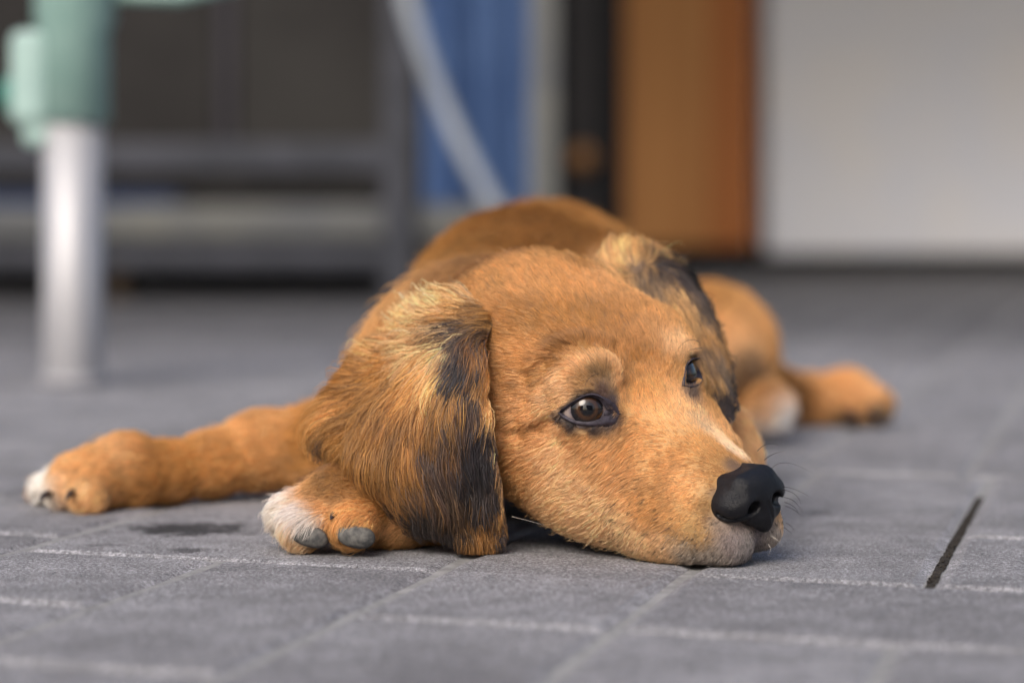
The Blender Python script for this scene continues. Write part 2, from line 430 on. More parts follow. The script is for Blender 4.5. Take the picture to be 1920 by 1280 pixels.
# outstretched fore leg
cone(P(790, 800, 1.50), P(600, 836, 1.58), .050, .026, .02)
cone(P(600, 836, 1.58), P(490, 844, 1.585), .0255, .0235, .01)
cone(P(490, 844, 1.585), P(400, 868, 1.568), .0235, .0185, .01)
cone(P(400, 868, 1.568), P(320, 884, 1.55), .0185, .0170, .01)
cone(P(320, 884, 1.55), P(235, 885, 1.535), .0172, .0215, .01)
cone(P(235, 884, 1.535), P(150, 902, 1.525), .0225, .0185, .01)
for (a, b_, c_) in ((88, 916, 1.535), (118, 922, 1.51), (168, 930, 1.495), (82, 922, 1.56)):
    cone(P(190, 900, 1.525), P(a, b_, c_), .015, .0105, .010)
# folded near paw
cone(P(840, 960, 1.36), P(740, 958, 1.335), .021, .0195, .01)
cone(P(740, 958, 1.335), P(640, 948, 1.325), .0195, .0175, .01)
for (x0, y0, a, b_, c_, r_) in ((640, 935, 545, 965, 1.325, .0125), (640, 935, 570, 985, 1.308, .0125), (690, 945, 660, 983, 1.302, .0130), (640, 930, 590, 935, 1.35, .0125)):
    cone(P(x0, y0, 1.325), P(a, b_, c_), .016, r_, .006)
def fdog(p): return sdf(p, PR)
_v, _f = surface_nets(fdog, (-.34, 1.17, -.012), (.37, 2.28, .24), 0.0045)
DV, DF = refine(_v, _f, fdog)
DN = grad(DV, fdog)
# ---------------------------------------------------------------- coat: colour, flow and length fields
def lin(c):
    c = np.asarray(c, float); gold = c[0] - c[2] > 44
    if c[0] > 135 and c[0] - c[2] > 44:                       # golden coat: keep every tone on one natural red-to-cream line
        c[0] = min(198 + (c[0] - 198) * 1.4, 242) if c[0] > 150 else c[0]
        g = np.array([np.interp(c[0], (140, 165, 185, 205, 220, 245), q) for q in ((140, 165, 185, 205, 220, 245), (90, 106, 127, 148, 166, 196), (38, 46, 66, 94, 118, 156))])
        c = .3 * c + .7 * g
    c = c / 255; c = np.where(c <= .04045, c / 12.92, ((c + .055) / 1.055) ** 2.4); c = c ** .86 * (np.array([1.16, 1.262, 1.20]) if gold else np.array([1.16, 1.19, 1.22])); return c * min(1, .88 / c.max())
class Field:
    """scattered values blended over a surface by distance"""
    def __init__(s, pts, vals, rad, base, wbase, pw=0): s.pw = pw; s.p, s.v, s.r, s.b, s.w = np.array(pts), np.array(vals, float), np.array(rad, float), np.array(base, float), wbase
    def __call__(s, q, basev=None):
        out = np.empty((len(q), s.v.shape[1]))
        for i in range(0, len(q), 40000):
            d2 = ((q[i:i + 40000, None] - s.p[None]) ** 2).sum(2); w_ = np.exp(-d2 / s.r ** 2) * np.clip(.009 / s.r, .3, 4) ** s.pw
            b = s.b if basev is None else basev[i:i + 40000]
            out[i:i + 40000] = (w_ @ s.v + s.w * b) / (w_.sum(1, keepdims=True) + s.w)
        return out
_vx, _vy = proj(DV)
def hit(px, py):
    """visible point of the dog's surface behind a pixel"""
    m = np.nonzero((np.abs(_vx - px) < 9) & (np.abs(_vy - py) < 9))[0]
    if not len(m):
        return DV[np.argmin((_vx - px) ** 2 + (_vy - py) ** 2)], None
    ymin = DV[m, 1].min(); m = m[DV[m, 1] < ymin + .012]
    j = m[np.argmin((_vx[m] - px) ** 2 + (_vy[m] - py) ** 2)]
    return DV[j], DN[j]
def lift_dir(n, dx, dy):
    n = np.asarray(n); ny = n[1] if abs(n[1]) > .25 else (-.25 if n[1] <= 0 else .25)
    t = np.array([dx, -(dx * n[0] - dy * n[2]) / ny, -dy]); t[1] = np.clip(t[1], -1.5, 1.5); return nrm(t)
# flow: pixel, screen direction (x right, y down), radius in mm
FLOW = [
 (1350,835,-.75,-.66,16),(1290,790,-.62,-.78,16),(1240,740,-.25,-.97,16),(1210,680,-.2,-.98,18),(1180,620,-.35,-.93,20),(1120,560,-.55,-.83,22),
 (1060,520,-.7,-.7,24),(980,500,-.75,-.6,26),(1060,620,-.8,-.6,16),(1000,600,-.9,-.35,18),(960,640,-1,-.05,18),(950,720,-1,.25,18),(1010,700,-.93,.36,14),
 (1060,720,-.85,.5,10),(1110,690,-.45,-.6,8),(1150,680,.1,-.95,9),(1170,720,.1,-.9,9),(1000,770,-.95,.3,15),(980,840,-.9,.45,18),(1060,830,-.7,.7,13),(1110,830,-.45,.9,12),
 (1160,830,-.5,.85,13),(1120,900,-.8,.6,18),(1060,940,-.85,.55,18),(1180,880,-.85,.5,15),(1240,860,-.95,.2,15),(1300,880,-.98,.1,14),(1280,940,-.9,.4,14),(1200,960,-.7,.7,16),
 (1130,1010,-.7,.7,16),(1240,1020,-.5,.85,12),(1320,1000,-.6,.8,10),(1370,1030,-.3,.95,10),(1440,1010,.1,1,9),(1470,970,.7,.6,8),(1310,930,-.95,.25,9),(1400,860,-.6,-.75,8),
 (1260,640,-.1,-.98,13),(1290,650,.1,-.95,10),(1240,560,-.2,-.9,18),(1310,760,-.2,-.8,10),(1190,500,-.3,-.9,20),
 (930,580,-.9,-.3,14),(920,540,-.75,-.5,20),(880,700,-1,.3,20),
 (1000,420,-.3,.5,50),(850,470,-.6,.7,50),(760,580,-.6,.8,40),(1120,420,.4,.6,50),(1350,600,.4,.9,50),(1430,640,.3,.95,30),(1560,740,1,.1,50),(1430,770,.7,.7,25),
 (1390,800,.5,.85,30),(740,700,-.5,.85,40),
 (520,830,-1,.12,30),(400,860,-1,.15,30),(250,880,-1,.1,25),(150,890,-.9,.3,15),(90,910,-.9,.5,12),(180,930,-.7,.6,10),
 (760,950,-1,.0,15),(680,930,-1,.1,13),(600,930,-.9,.3,12),(540,950,-.8,.6,10),(560,985,-.4,.9,8),(640,980,.1,.9,7),(700,980,-.4,.8,9),(740,1000,-.4,.7,10)]
# colour: pixel, sRGB seen on the fur, radius in mm
COL = [
 (1000,500,(198,135,82),22),(1080,540,(190,122,70),16),(1150,540,(200,138,92),14),(930,540,(196,134,78),18),(1030,600,(168,104,52),12),(1100,600,(172,106,56),12),(960,600,(178,108,48),9),
 (1190,620,(172,100,50),13),(1240,600,(200,138,82),9),(1270,560,(222,170,120),9),(1210,680,(176,104,50),12),(1060,650,(170,98,52),8),(990,690,(182,118,66),11),(1120,645,(172,98,48),5),(1170,660,(180,106,50),6),
 (1120,672,(208,150,90),6),(1150,690,(210,150,88),7),(1085,690,(212,154,96),6),(1050,720,(226,176,118),6),(1030,750,(224,174,116),7),(1010,790,(214,150,92),9),(1000,650,(200,136,76),9),
 (1118,700,(112,78,44),4.5),(1130,710,(84,56,34),3.8),(1100,722,(160,100,48),4),(1110,712,(120,80,44),3.5),
 (950,720,(206,146,92),13),(950,800,(208,150,96),12),(960,880,(206,142,78),13),(1020,800,(190,126,72),5),(1000,806,(182,114,62),4),(1040,830,(228,176,120),9),(1100,840,(204,148,96),9),
 (1080,900,(234,188,132),12),(1040,950,(226,176,114),12),(1150,850,(196,132,74),10),(1200,800,(200,136,76),11),(1250,780,(208,146,90),10),(1220,740,(194,124,62),10),(1180,740,(190,118,60),5),
 (1290,760,(214,152,100),9),(1330,800,(222,168,122),6),(1352,818,(230,190,156),4),(1376,838,(232,202,182),4),(1405,856,(226,198,178),3.5),(1385,815,(204,136,76),4),(1300,850,(190,122,68),10),(1340,870,(168,108,62),7),
 (1240,880,(196,132,76),11),(1220,930,(190,128,76),9),(1180,900,(204,142,84),9),(1290,900,(206,146,88),8),(1280,950,(196,146,98),9),(1140,960,(234,188,134),11),(1100,1000,(230,186,134),12),
 (1180,1020,(230,196,148),9),(1240,1040,(214,186,152),8),(1290,1045,(146,132,118),7),(1310,1000,(176,148,120),7),(1350,980,(150,128,112),5),(1370,1015,(126,110,106),5),(1340,1040,(140,126,114),5),
 (1400,1030,(130,120,116),5),(1420,1010,(120,108,108),4),(1455,1000,(176,162,150),4.5),(1472,960,(226,180,130),5),(1430,1035,(160,150,142),4),(1345,905,(170,112,64),3.5),(1330,950,(160,118,84),4),
 (1370,872,(96,70,52),3),(1415,868,(150,120,100),2.5),(1340,925,(120,86,62),2.5),
 (1095,800,(70,54,50),2.0),(1120,802,(60,46,46),2.2),(1148,796,(60,48,48),2.4),(1160,781,(56,44,48),2.4),(1146,752,(62,48,48),2.4),(1126,736,(80,56,48),2.0),(1095,738,(96,68,48),2.2),(1070,752,(88,62,46),2),(1052,778,(80,58,48),1.8),
 (1070,796,(84,64,54),1.8),(1170,800,(150,96,56),4),
 (1298,655,(226,168,100),6),(1270,650,(232,178,108),7),(1300,640,(196,136,76),6),(1296,735,(56,44,46),4),(1292,676,(170,116,66),3),(1300,700,(60,46,42),2.5),(1270,700,(190,124,62),6),
 (920,620,(128,80,42),6),(905,650,(100,62,38),5),(1100,505,(150,92,52),5),(1060,480,(184,118,66),12),
 (1000,400,(146,84,38),60),(900,440,(150,92,44),40),(880,450,(160,104,60),18),(862,505,(128,82,46),16),(835,525,(150,98,56),12),(800,480,(170,112,58),30),(770,570,(196,144,90),30),(950,470,(120,72,36),16),(1120,430,(140,86,42),40),(1200,450,(150,96,56),30),
 (1330,560,(190,138,90),25),(1370,640,(208,156,106),28),(1430,600,(196,122,56),20),(1320,620,(150,104,66),16),(1400,690,(70,46,32),14),(1340,520,(196,136,84),20),(1380,760,(216,156,96),16),(1300,700,(190,130,80),16),  # darkest tone here paints the shadow gap below the haunch
 (1400,740,(190,112,50),14),(1440,785,(236,228,224),13),(1425,760,(190,130,80),8),(1500,740,(140,76,30),18),(1560,730,(200,130,66),25),(1610,740,(214,150,84),20),(1640,780,(110,84,60),8),(1580,785,(110,76,44),8),
 (1390,780,(214,150,90),16),(1420,850,(216,152,92),16),
 (540,810,(176,106,44),22),(470,800,(208,142,72),20),(450,860,(196,132,64),22),(380,850,(192,126,60),22),(300,870,(190,124,58),20),(235,850,(222,166,98),14),(240,900,(186,118,56),16),(170,860,(200,136,66),14),
 (120,880,(206,144,84),10),(75,900,(240,228,216),10),(90,930,(236,222,210),9),(60,920,(236,226,214),9),(130,915,(204,150,96),6),(150,930,(212,164,112),6),(200,930,(214,160,96),8),(330,930,(150,90,40),8),
 (560,830,(180,112,50),14),(700,880,(120,72,34),20),
 (740,930,(176,112,54),10),(680,915,(166,98,42),9),(610,905,(158,94,42),8),(570,915,(196,134,72),7),(540,930,(232,216,206),6.5),(525,960,(238,222,206),6.5),(560,960,(240,226,218),6),(580,975,(236,224,214),4.5),(540,1000,(226,206,176),6),
 (600,950,(206,140,80),5),(620,975,(190,116,56),4),(660,955,(204,140,74),7),(700,970,(208,142,78),7),(740,985,(206,146,88),8),(770,1000,(140,94,54),8),(620,1020,(150,116,84),4)]
LEN = [  # pixel, hair length mm, radius mm
 (1400,860,2.4,7),(1350,835,3.2,12),(1290,790,3.2,12),(1240,740,4.2,16),(1180,650,6,18),(1060,540,8.5,25),(1000,500,9,25),(960,640,9,20),(950,760,9,20),(980,860,9,20),(1060,900,8,18),(1150,900,6,16),(1250,880,4.5,14),
 (1310,900,3.2,10),(1310,960,3,10),(1350,1000,3,9),(1400,1030,3.2,8),(1460,1000,3.5,7),(1200,1010,5.5,14),(1100,1000,8,16),(1110,806,3.0,4),(1070,800,3.0,4),(1160,795,2.6,4),(1150,745,2.6,4),(1095,732,3.2,4),(1055,755,3.4,4),
 (1120,702,4,5),(1150,690,5,7),(1060,720,5,8),(1298,700,2.5,5),(1290,650,4,8),(1370,872,2.0,4),(1335,925,2.2,4),(1430,1010,2.8,5),(1475,960,3,5),
 (1000,400,13,60),(800,500,14,50),(760,620,16,40),(1350,600,12,50),(1560,740,8,50),(450,850,9,50),(200,880,7,30),(90,910,8,15),(700,930,7,20),(600,930,6,12),(540,960,9,9),(560,1000,10,8),(620,960,6,6),(900,560,9,14)]
def mkfield(T, f, rcol, base, wb, pw=0):
    P_, V_, R_ = [], [], []
    for e in T:
        p, n = hit(e[0], e[1]); P_.append(p); V_.append(f(e, n)); R_.append(e[rcol] * .001 * 1.15)
    return Field(P_, V_, R_, base, wb, pw)
flowF = mkfield(FLOW, lambda e, n: lift_dir(n if n is not None else (0, -1, .3), e[2], e[3]), 4, (0, 0, 0), .02)
colF = mkfield(COL, lambda e, n: lin(e[2]), 3, lin((182, 116, 58)), .004, 1.3)
lenF = mkfield(LEN, lambda e, n: [e[2]], 3, [9], .004)

def vnoise(p, sc, seed=0):
    """smooth value noise in 3D"""
    q = p * sc + seed * 17.3; i = np.floor(q).astype(np.int64); f = q - i; f = f * f * (3 - 2 * f); out = 0
    for a in (0, 1):
        for b in (0, 1):
            for c in (0, 1):
                h = ((i[:, 0] + a) * 73856093 ^ (i[:, 1] + b) * 19349663 ^ (i[:, 2] + c) * 83492791 ^ seed * 2654435) & 0xffffff
                h = (h * 1103515245 + 12345 & 0x7fffffff) / 0x7fffffff
                out = out + h * (f[:, 0] if a else 1 - f[:, 0]) * (f[:, 1] if b else 1 - f[:, 1]) * (f[:, 2] if c else 1 - f[:, 2])
    return out

def hair_mat(name="fur"):
    m = bpy.data.materials.new(name); m.use_nodes = True; t = m.node_tree; N = t.nodes; L = t.links
    b = N["Principled BSDF"]; at = N.new("ShaderNodeAttribute"); at.attribute_name = "hair_color"; L.new(at.outputs["Color"], b.inputs["Base Color"])
    b.inputs["Roughness"].default_value = .45; b.inputs["Specular IOR Level"].default_value = .12
    tr = N.new("ShaderNodeBsdfTranslucent"); L.new(at.outputs["Color"], tr.inputs["Color"])
    hr = N.new("ShaderNodeBsdfHair"); hr.component = 'Reflection'; hr.inputs["RoughnessU"].default_value = .25; hr.inputs["RoughnessV"].default_value = .6; hr.inputs["Color"].default_value = (.9, .85, .8, 1)
    m1 = N.new("ShaderNodeMixShader"); m1.inputs[0].default_value = .45; L.new(b.outputs[0], m1.inputs[1]); L.new(tr.outputs[0], m1.inputs[2])
    m2 = N.new("ShaderNodeMixShader"); m2.inputs[0].default_value = .045; L.new(m1.outputs[0], m2.inputs[1]); L.new(hr.outputs[0], m2.inputs[2])
    L.new(m2.outputs[0], N["Material Output"].inputs[0]); return m
HAIRM = hair_mat()
def hair_object(name, pts, rad, col, parent):
    """pts (n,k,3), rad (n,k), col (n,3)"""
    n, k, _ = pts.shape
    cu = bpy.data.hair_curves.new(name); cu.add_curves([k] * n)
    off = np.array(parent.location if parent.type == 'EMPTY' else (0, 0, 0), float) * 0
    cu.position_data.foreach_set("vector", (pts - off).ravel().astype(np.float32))
    a = cu.attributes.get("radius") or cu.attributes.new("radius", 'FLOAT', 'POINT')
    a.data.foreach_set("value", rad.ravel().astype(np.float32))
    a = cu.attributes.new("hair_color", 'FLOAT_COLOR', 'CURVE')
    a.data.foreach_set("color", np.concatenate([col, np.ones((n, 1))], 1).ravel().astype(np.float32))
    cu.materials.append(HAIRM)
    o = bpy.data.objects.new(name, cu); C.objects.link(o); attach(o, parent)
    print("strands", name, n); return o

skin = new_mat("dog_skin", (0.3, 0.15, 0.06), 0.75)
_a = skin.node_tree.nodes.new("ShaderNodeAttribute"); _a.attribute_name = "coat"
skin.node_tree.links.new(_a.outputs["Color"], skin.node_tree.nodes["Principled BSDF"].inputs["Base Color"])
dog = empty("dog", (0, 1.6, 0), "golden brown puppy lying flat with its chin on the paving, looking to the right", "dog")
body = mesh_obj("body", DV, DF, skin, dog, True)
DC = colF(DV)
for (s_, c_, o_2, x_2, u_2) in EYES:                       # bare dark skin round the lids
    l_ = DV - c_; a_, b_, w_ = l_ @ x_2, l_ @ u_2, l_ @ o_2
    k_ = 1 if s_ < 0 else .4
    m_ = (np.abs(a_ - .001 * k_) < LW + .002 * k_) & (b_ < lid_u(a_) + .0022 * k_) & (b_ > lid_l(a_) - .0032 * k_) & (w_ > 0)
    DC[m_] = (.03, .025, .032)
a = body.data.attributes.new("coat", 'FLOAT_COLOR', 'POINT')
a.data.foreach_set("color", np.concatenate([DC * .55, np.ones((len(DV), 1))], 1).ravel().astype(np.float32))  # skin darkened so gaps in the fur read as shadow
# ---------------------------------------------------------------- eyes, lids and nose
def eye_mat(s, g):
    m = new_mat("eye_wet", (0.5, 0.5, 0.5), 0.06); t = m.node_tree; N = t.nodes; L = t.links; b = N["Principled BSDF"]
    b.inputs["Coat Weight"].default_value = 1.0; b.inputs["Coat Roughness"].default_value = 0.015; b.inputs["Specular IOR Level"].default_value = .05
    at = N.new("ShaderNodeAttribute"); at.attribute_name = "ring"
    n = N.new("ShaderNodeTexNoise"); n.inputs["Scale"].default_value = 700; n.inputs["Detail"].default_value = 3
    tc = N.new("ShaderNodeTexCoord"); L.new(tc.outputs["Object"], n.inputs["Vector"])
    a = N.new("ShaderNodeMath"); a.operation = 'MULTIPLY_ADD'; L.new(n.outputs[0], a.inputs[0]); a.inputs[1].default_value = .12; L.new(at.outputs["Fac"], a.inputs[2])
    a2 = N.new("ShaderNodeMath"); a2.operation = 'SUBTRACT'; L.new(a.outputs[0], a2.inputs[0]); a2.inputs[1].default_value = .06
    r = N.new("ShaderNodeValToRGB"); cr = r.color_ramp; L.new(a2.outputs[0], r.inputs[0])
    cr.elements[0].position = 0; cr.elements[0].color = (.003, .003, .004, 1)
    cr.elements[1].position = 1; cr.elements[1].color = (.30, .24, .22, 1)
    for p, c in ((.24, (.003, .003, .004)), (.29, (.018, .009, .005)), (.37, (.042, .019, .008)), (.46, (.030, .013, .006)), (.53, (.014, .008, .005)), (.62, (.006, .005, .006)), (.74, (.008, .007, .009)), (.78, (.13, .105, .11)), (.85, (.20, .16, .155))):
        e = cr.elements.new(p); e.color = (*c, 1)
    L.new(r.outputs[0], b.inputs["Base Color"])
    return m
lidmat = noise_mat("eyelid_skin", (0.018, 0.014, 0.019), (0.045, 0.038, 0.050), 400, 0.55, bump=.5, bscale=1800, bdist=.0004)
em = eye_mat(0, 0)
for (s, c, o, x, u) in EYES:
    g = nrm(o + x * .07 + u * .04) if s < 0 else nrm(o + x * .10)
    n1, n2 = 48, 40
    e1 = nrm(np.cross(g, u)); e2 = np.cross(g, e1)
    vs = []; ring = []
    for i in range(n2 + 1):
        th = math.pi * i / n2; rr = ER * (1 + .09 * math.exp(-(th / .62) ** 4))
        for j in range(n1):
            ph = 2 * math.pi * j / n1
            vs.append(c + rr * (g * math.cos(th) + (e1 * math.cos(ph) + e2 * math.sin(ph)) * math.sin(th))); ring.append(min(th * 1.17, 1.0))
    fs = [(i * n1 + j, (i + 1) * n1 + j, (i + 1) * n1 + (j + 1) % n1, i * n1 + (j + 1) % n1) for i in range(n2) for j in range(n1)]
    eo = mesh_obj("eye", vs, fs, em, dog, True)
    a = eo.data.attributes.new("ring", 'FLOAT', 'POINT'); a.data.foreach_set("value", np.array(ring, np.float32))
    # lids: dark bare skin from the wet rim out onto the face
    PRn = [p for p in PR if p['t'] != 'a']
    def skinpt(p, off):
        p = np.array(p)
        for _ in range(5):
            d = sdf(p, PRn, clamp_ground=False); p = p - d[:, None] * grad(p, lambda q: sdf(q, PRn, clamp_ground=False))
        return p + grad(p, lambda q: sdf(q, PRn, clamp_ground=False)) * off[:, None]
    K = 44; q = np.linspace(-1, 1, K + 1)
    for up in (1, 0):
        a_ = q * LW; v_ = lid_u(a_) if up else lid_l(a_)
        # outward direction in the plane of the opening
        if up: od = np.stack([q * .9 * np.abs(q) ** 3 * 1.0, np.ones_like(q)], 1)
        else: od = np.stack([q * .9 * np.abs(q) ** 3 * 1.0, -np.ones_like(q)], 1)
        od[0] = (-1, .0); od[-1] = (1, .0); od = od / np.linalg.norm(od, axis=1, keepdims=True)
        inn = np.clip(q, 0, 1)
        wd = (.0011 + .0030 * inn ** 3) if up else (.0020 + .0034 * inn ** 2)
        if s > 0: wd = wd * .45
        wd = wd * (1 - .35 * np.clip(-q, 0, 1) ** 2)
        rows = []
        def sph(av, vv, r):
            w_ = np.sqrt(np.maximum(r * r - av ** 2 - vv ** 2, (ER * .35) ** 2)); return c + av[:, None] * x + vv[:, None] * u + w_[:, None] * o
        d_ = 1 if up else -1
        rows.append(sph(a_, v_ + d_ * .0010, ER * .99)); rows.append(sph(a_, v_, ER * 1.035)); 
        rows.append(sph(a_ + od[:, 0] * .0004, v_ + od[:, 1] * .0002, ER * 1.075)); rows.append(sph(a_ + od[:, 0] * .0009, v_ + od[:, 1] * .0007, ER * 1.10))
        for f_, of in ((.45, .0007), (.72, .0006), (1.0, .0002), (1.35, -.0008)):
            e_ = wd * f_ + .0006
            st_ = sph(a_ + od[:, 0] * e_, v_ + od[:, 1] * e_, ER * 1.12)
            rows.append(skinpt(st_, np.full(K + 1, of)))
        vs = np.concatenate(rows); n_ = K + 1
        fs = [(j * n_ + i, j * n_ + i + 1, (j + 1) * n_ + i + 1, (j + 1) * n_ + i) for j in range(len(rows) - 1) for i in range(K)]
        lo_ = mesh_obj("eyelid", vs, fs, lidmat, dog, True)
        md = lo_.modifiers.new("s", 'SUBSURF'); md.levels = md.render_levels = 2
    # pink-black haw in the inner corner
    vs = []; cc = c + x * (LW * .90) + u * (lid_0(LW) - .0002) + o * (ER * .50)
    bmh = bmesh.new(); bmesh.ops.create_icosphere(bmh, subdivisions=3, radius=1)
    for v in bmh.verts:
        p = cc + x * v.co.x * .0032 + u * v.co.y * .0024 + o * v.co.z * .0030; v.co = tuple(p)
    me = bpy.data.meshes.new("haw"); bmh.to_mesh(me); bmh.free(); me.materials.append(lidmat)
    ho = bpy.data.objects.new("haw", me); C.objects.link(ho); attach(ho, dog)

# nose leather, in its own frame tipped up from the bridge
NA = math.radians(30)
NF_, NU_ = nrm(HF * math.cos(NA) + HU * math.sin(NA)), nrm(HU * math.cos(NA) - HF * math.sin(NA))
_a = math.radians(3); _Rz = np.array([[math.cos(_a), -math.sin(_a), 0], [math.sin(_a), math.cos(_a), 0], [0, 0, 1]])
NL_ = _Rz @ HL; NF_ = _Rz @ NF_; NU_ = _Rz @ NU_                  # the muzzle tip turns a little further than the skull
NRM = np.stack([NF_, NL_, NU_]); NC = H(8.35, 0, -1.75) + np.array([.0036, -.001, .0033])
def Nn(x, y, z): return NC + (x * NF_ + y * NL_ + z * NU_) * .01
NP = []
_save = PR; PR = NP
def nell(c, r, k, op=1): ell(Nn(*c), np.array(r) * .01, k, NRM, op)
NP.append(dict(t='b', c=Nn(-.1, 0, .28), R=NRM, h=np.array([.0072, .0080, .0040]), rd=.0074, k=.004, op=1, bb=.022, b=.022))
nell((.75, 0, .25), (.75, 1.25, .85), .005)
for s in (-1, 1):
    nell((.30, s * 1.10, -.05), (1.10, .92, .85), .004)
    nell((-.2, s * 1.50, -.20), (1.1, .68, .72), .006)
    nell((.50, s * .58 + .28, -1.02), (.75, .60, .50), .004)
nell((.62, .22, -.85), (.85, .42, 1.20), .005)
for s in (-1, 1):
    nell((1.60, s * .82, -.34), (1.10, .44, .34), .0016, op=-1)
    cone(Nn(1.2, s * 1.0, -.55), Nn(.75, s * 1.75, -.78), .0024, .0014, .0014, op=-1)
    cone(Nn(.75, s * 1.75, -.78), Nn(.05, s * 2.12, -.30), .0013, .0010, .0014, op=-1)
cone(Nn(1.62, .05, -.35), Nn(1.30, .5, -2.2), .0007, .0010, .0015, op=-1)
PR = _save
def fnose(p): return sdf(p, NP, clamp_ground=False)
_v, _f = surface_nets(fnose, NC - .029, NC + .029, 0.0010)
NV, NF = refine(_v, _f, fnose)
def nose_mat():
    m = new_mat("nose_leather", (0.006, 0.006, 0.008), 0.40); t = m.node_tree; N = t.nodes; L = t.links; b = N["Principled BSDF"]
    tc = N.new("ShaderNodeTexCoord"); v = N.new("ShaderNodeTexVoronoi"); v.inputs["Scale"].default_value = 2300; L.new(tc.outputs["Object"], v.inputs[0])
    bp = N.new("ShaderNodeBump"); bp.inputs["Strength"].default_value = .7; bp.inputs["Distance"].default_value = .0003; L.new(v.outputs["Distance"], bp.inputs["Height"]); L.new(bp.outputs[0], b.inputs["Normal"])
    n = N.new("ShaderNodeTexNoise"); n.inputs["Scale"].default_value = 120; L.new(tc.outputs["Object"], n.inputs[0])
    r = N.new("ShaderNodeMapRange"); r.inputs[3].default_value = .20; r.inputs[4].default_value = .46; L.new(n.outputs[0], r.inputs[0]); L.new(r.outputs[0], b.inputs["Roughness"])
    return m
nosemat = nose_mat()
nose = mesh_obj("nose", NV, NF, nosemat, dog, True)
# ---------------------------------------------------------------- toe pads and claws
PADS = []
padmat = noise_mat("pad_leather", (0.055, 0.055, 0.055), (0.14, 0.135, 0.125), 300, 0.75, bump=.8, bscale=1500, bdist=.0005)
clawm = noise_mat("claw_horn", (0.012, 0.010, 0.012), (0.04, 0.03, 0.03), 200, 0.3)
def blob(name, c, r, rot, mat, lump=.06):
    b = bmesh.new(); bmesh.ops.create_icosphere(b, subdivisions=4, radius=1); v0 = np.array([tuple(v.co) for v in b.verts])
    v0 = np.sign(v0) * np.abs(v0) ** .92; k = 1 + lump * (vnoise(v0 + 5, 2.2, 4) - .5)
    w_ = (v0 * k[:, None] * np.array(r)) @ rot + c; w_[:, 2] = np.maximum(w_[:, 2], .0009)
    for v, q in zip(b.verts, w_): v.co = tuple(q)
    me = bpy.data.meshes.new(name); b.to_mesh(me); b.free(); me.materials.append(mat)
    me.polygons.foreach_set("use_smooth", [True] * len(me.polygons))
    o = bpy.data.objects.new(name, me); C.objects.link(o); attach(o, dog); return o
def rotz_y(ax, ay):
    """x' along screen angle ax (radians, up positive), y' away from the lens, z' up"""
    x = np.array([math.cos(ax), 0, math.sin(ax)]); z = np.array([-math.sin(ax), 0, math.cos(ax)]); return np.stack([x, np.array([0, 1, 0.]), z])
for (px, py, Y, rx, ry, rz, an) in ((580, 1003, 1.3005, .0112, .0068, .0060, -.30), (667, 1004, 1.2925, .0106, .0068, .0064, -.22)):
    R_ = rotz_y(an, 0); c = P(px, py, Y); PADS.append((c, (rx, ry, rz), R_)); blob("toe_pad", c, (rx, ry, rz), R_, padmat)
def claw(pp, r):
    pts = np.array([P(*q) for q in pp]); t = np.linspace(0, 1, 3); tt = np.linspace(0, 1, 9); q = np.stack([np.polyval(np.polyfit(t, pts[:, i], 2), tt) for i in range(3)], 1)
    MB().tube(q, list(r * (1 - tt ** 1.6) + .0002), 12).build("claw", clawm, dog, True)
claw([(634, 958, 1.308), (626, 964, 1.297), (619, 974, 1.291)], .0026)
claw([(140, 922, 1.495), (130, 926, 1.478), (124, 941, 1.470)], .0024); claw([(92, 925, 1.50), (80, 931, 1.49), (74, 944, 1.487)], .0024)
claw([(1632, 772, 2.16), (1642, 778, 2.14), (1646, 790, 2.135)], .005); claw([(1592, 776, 2.16), (1600, 782, 2.13), (1604, 792, 2.12)], .005)
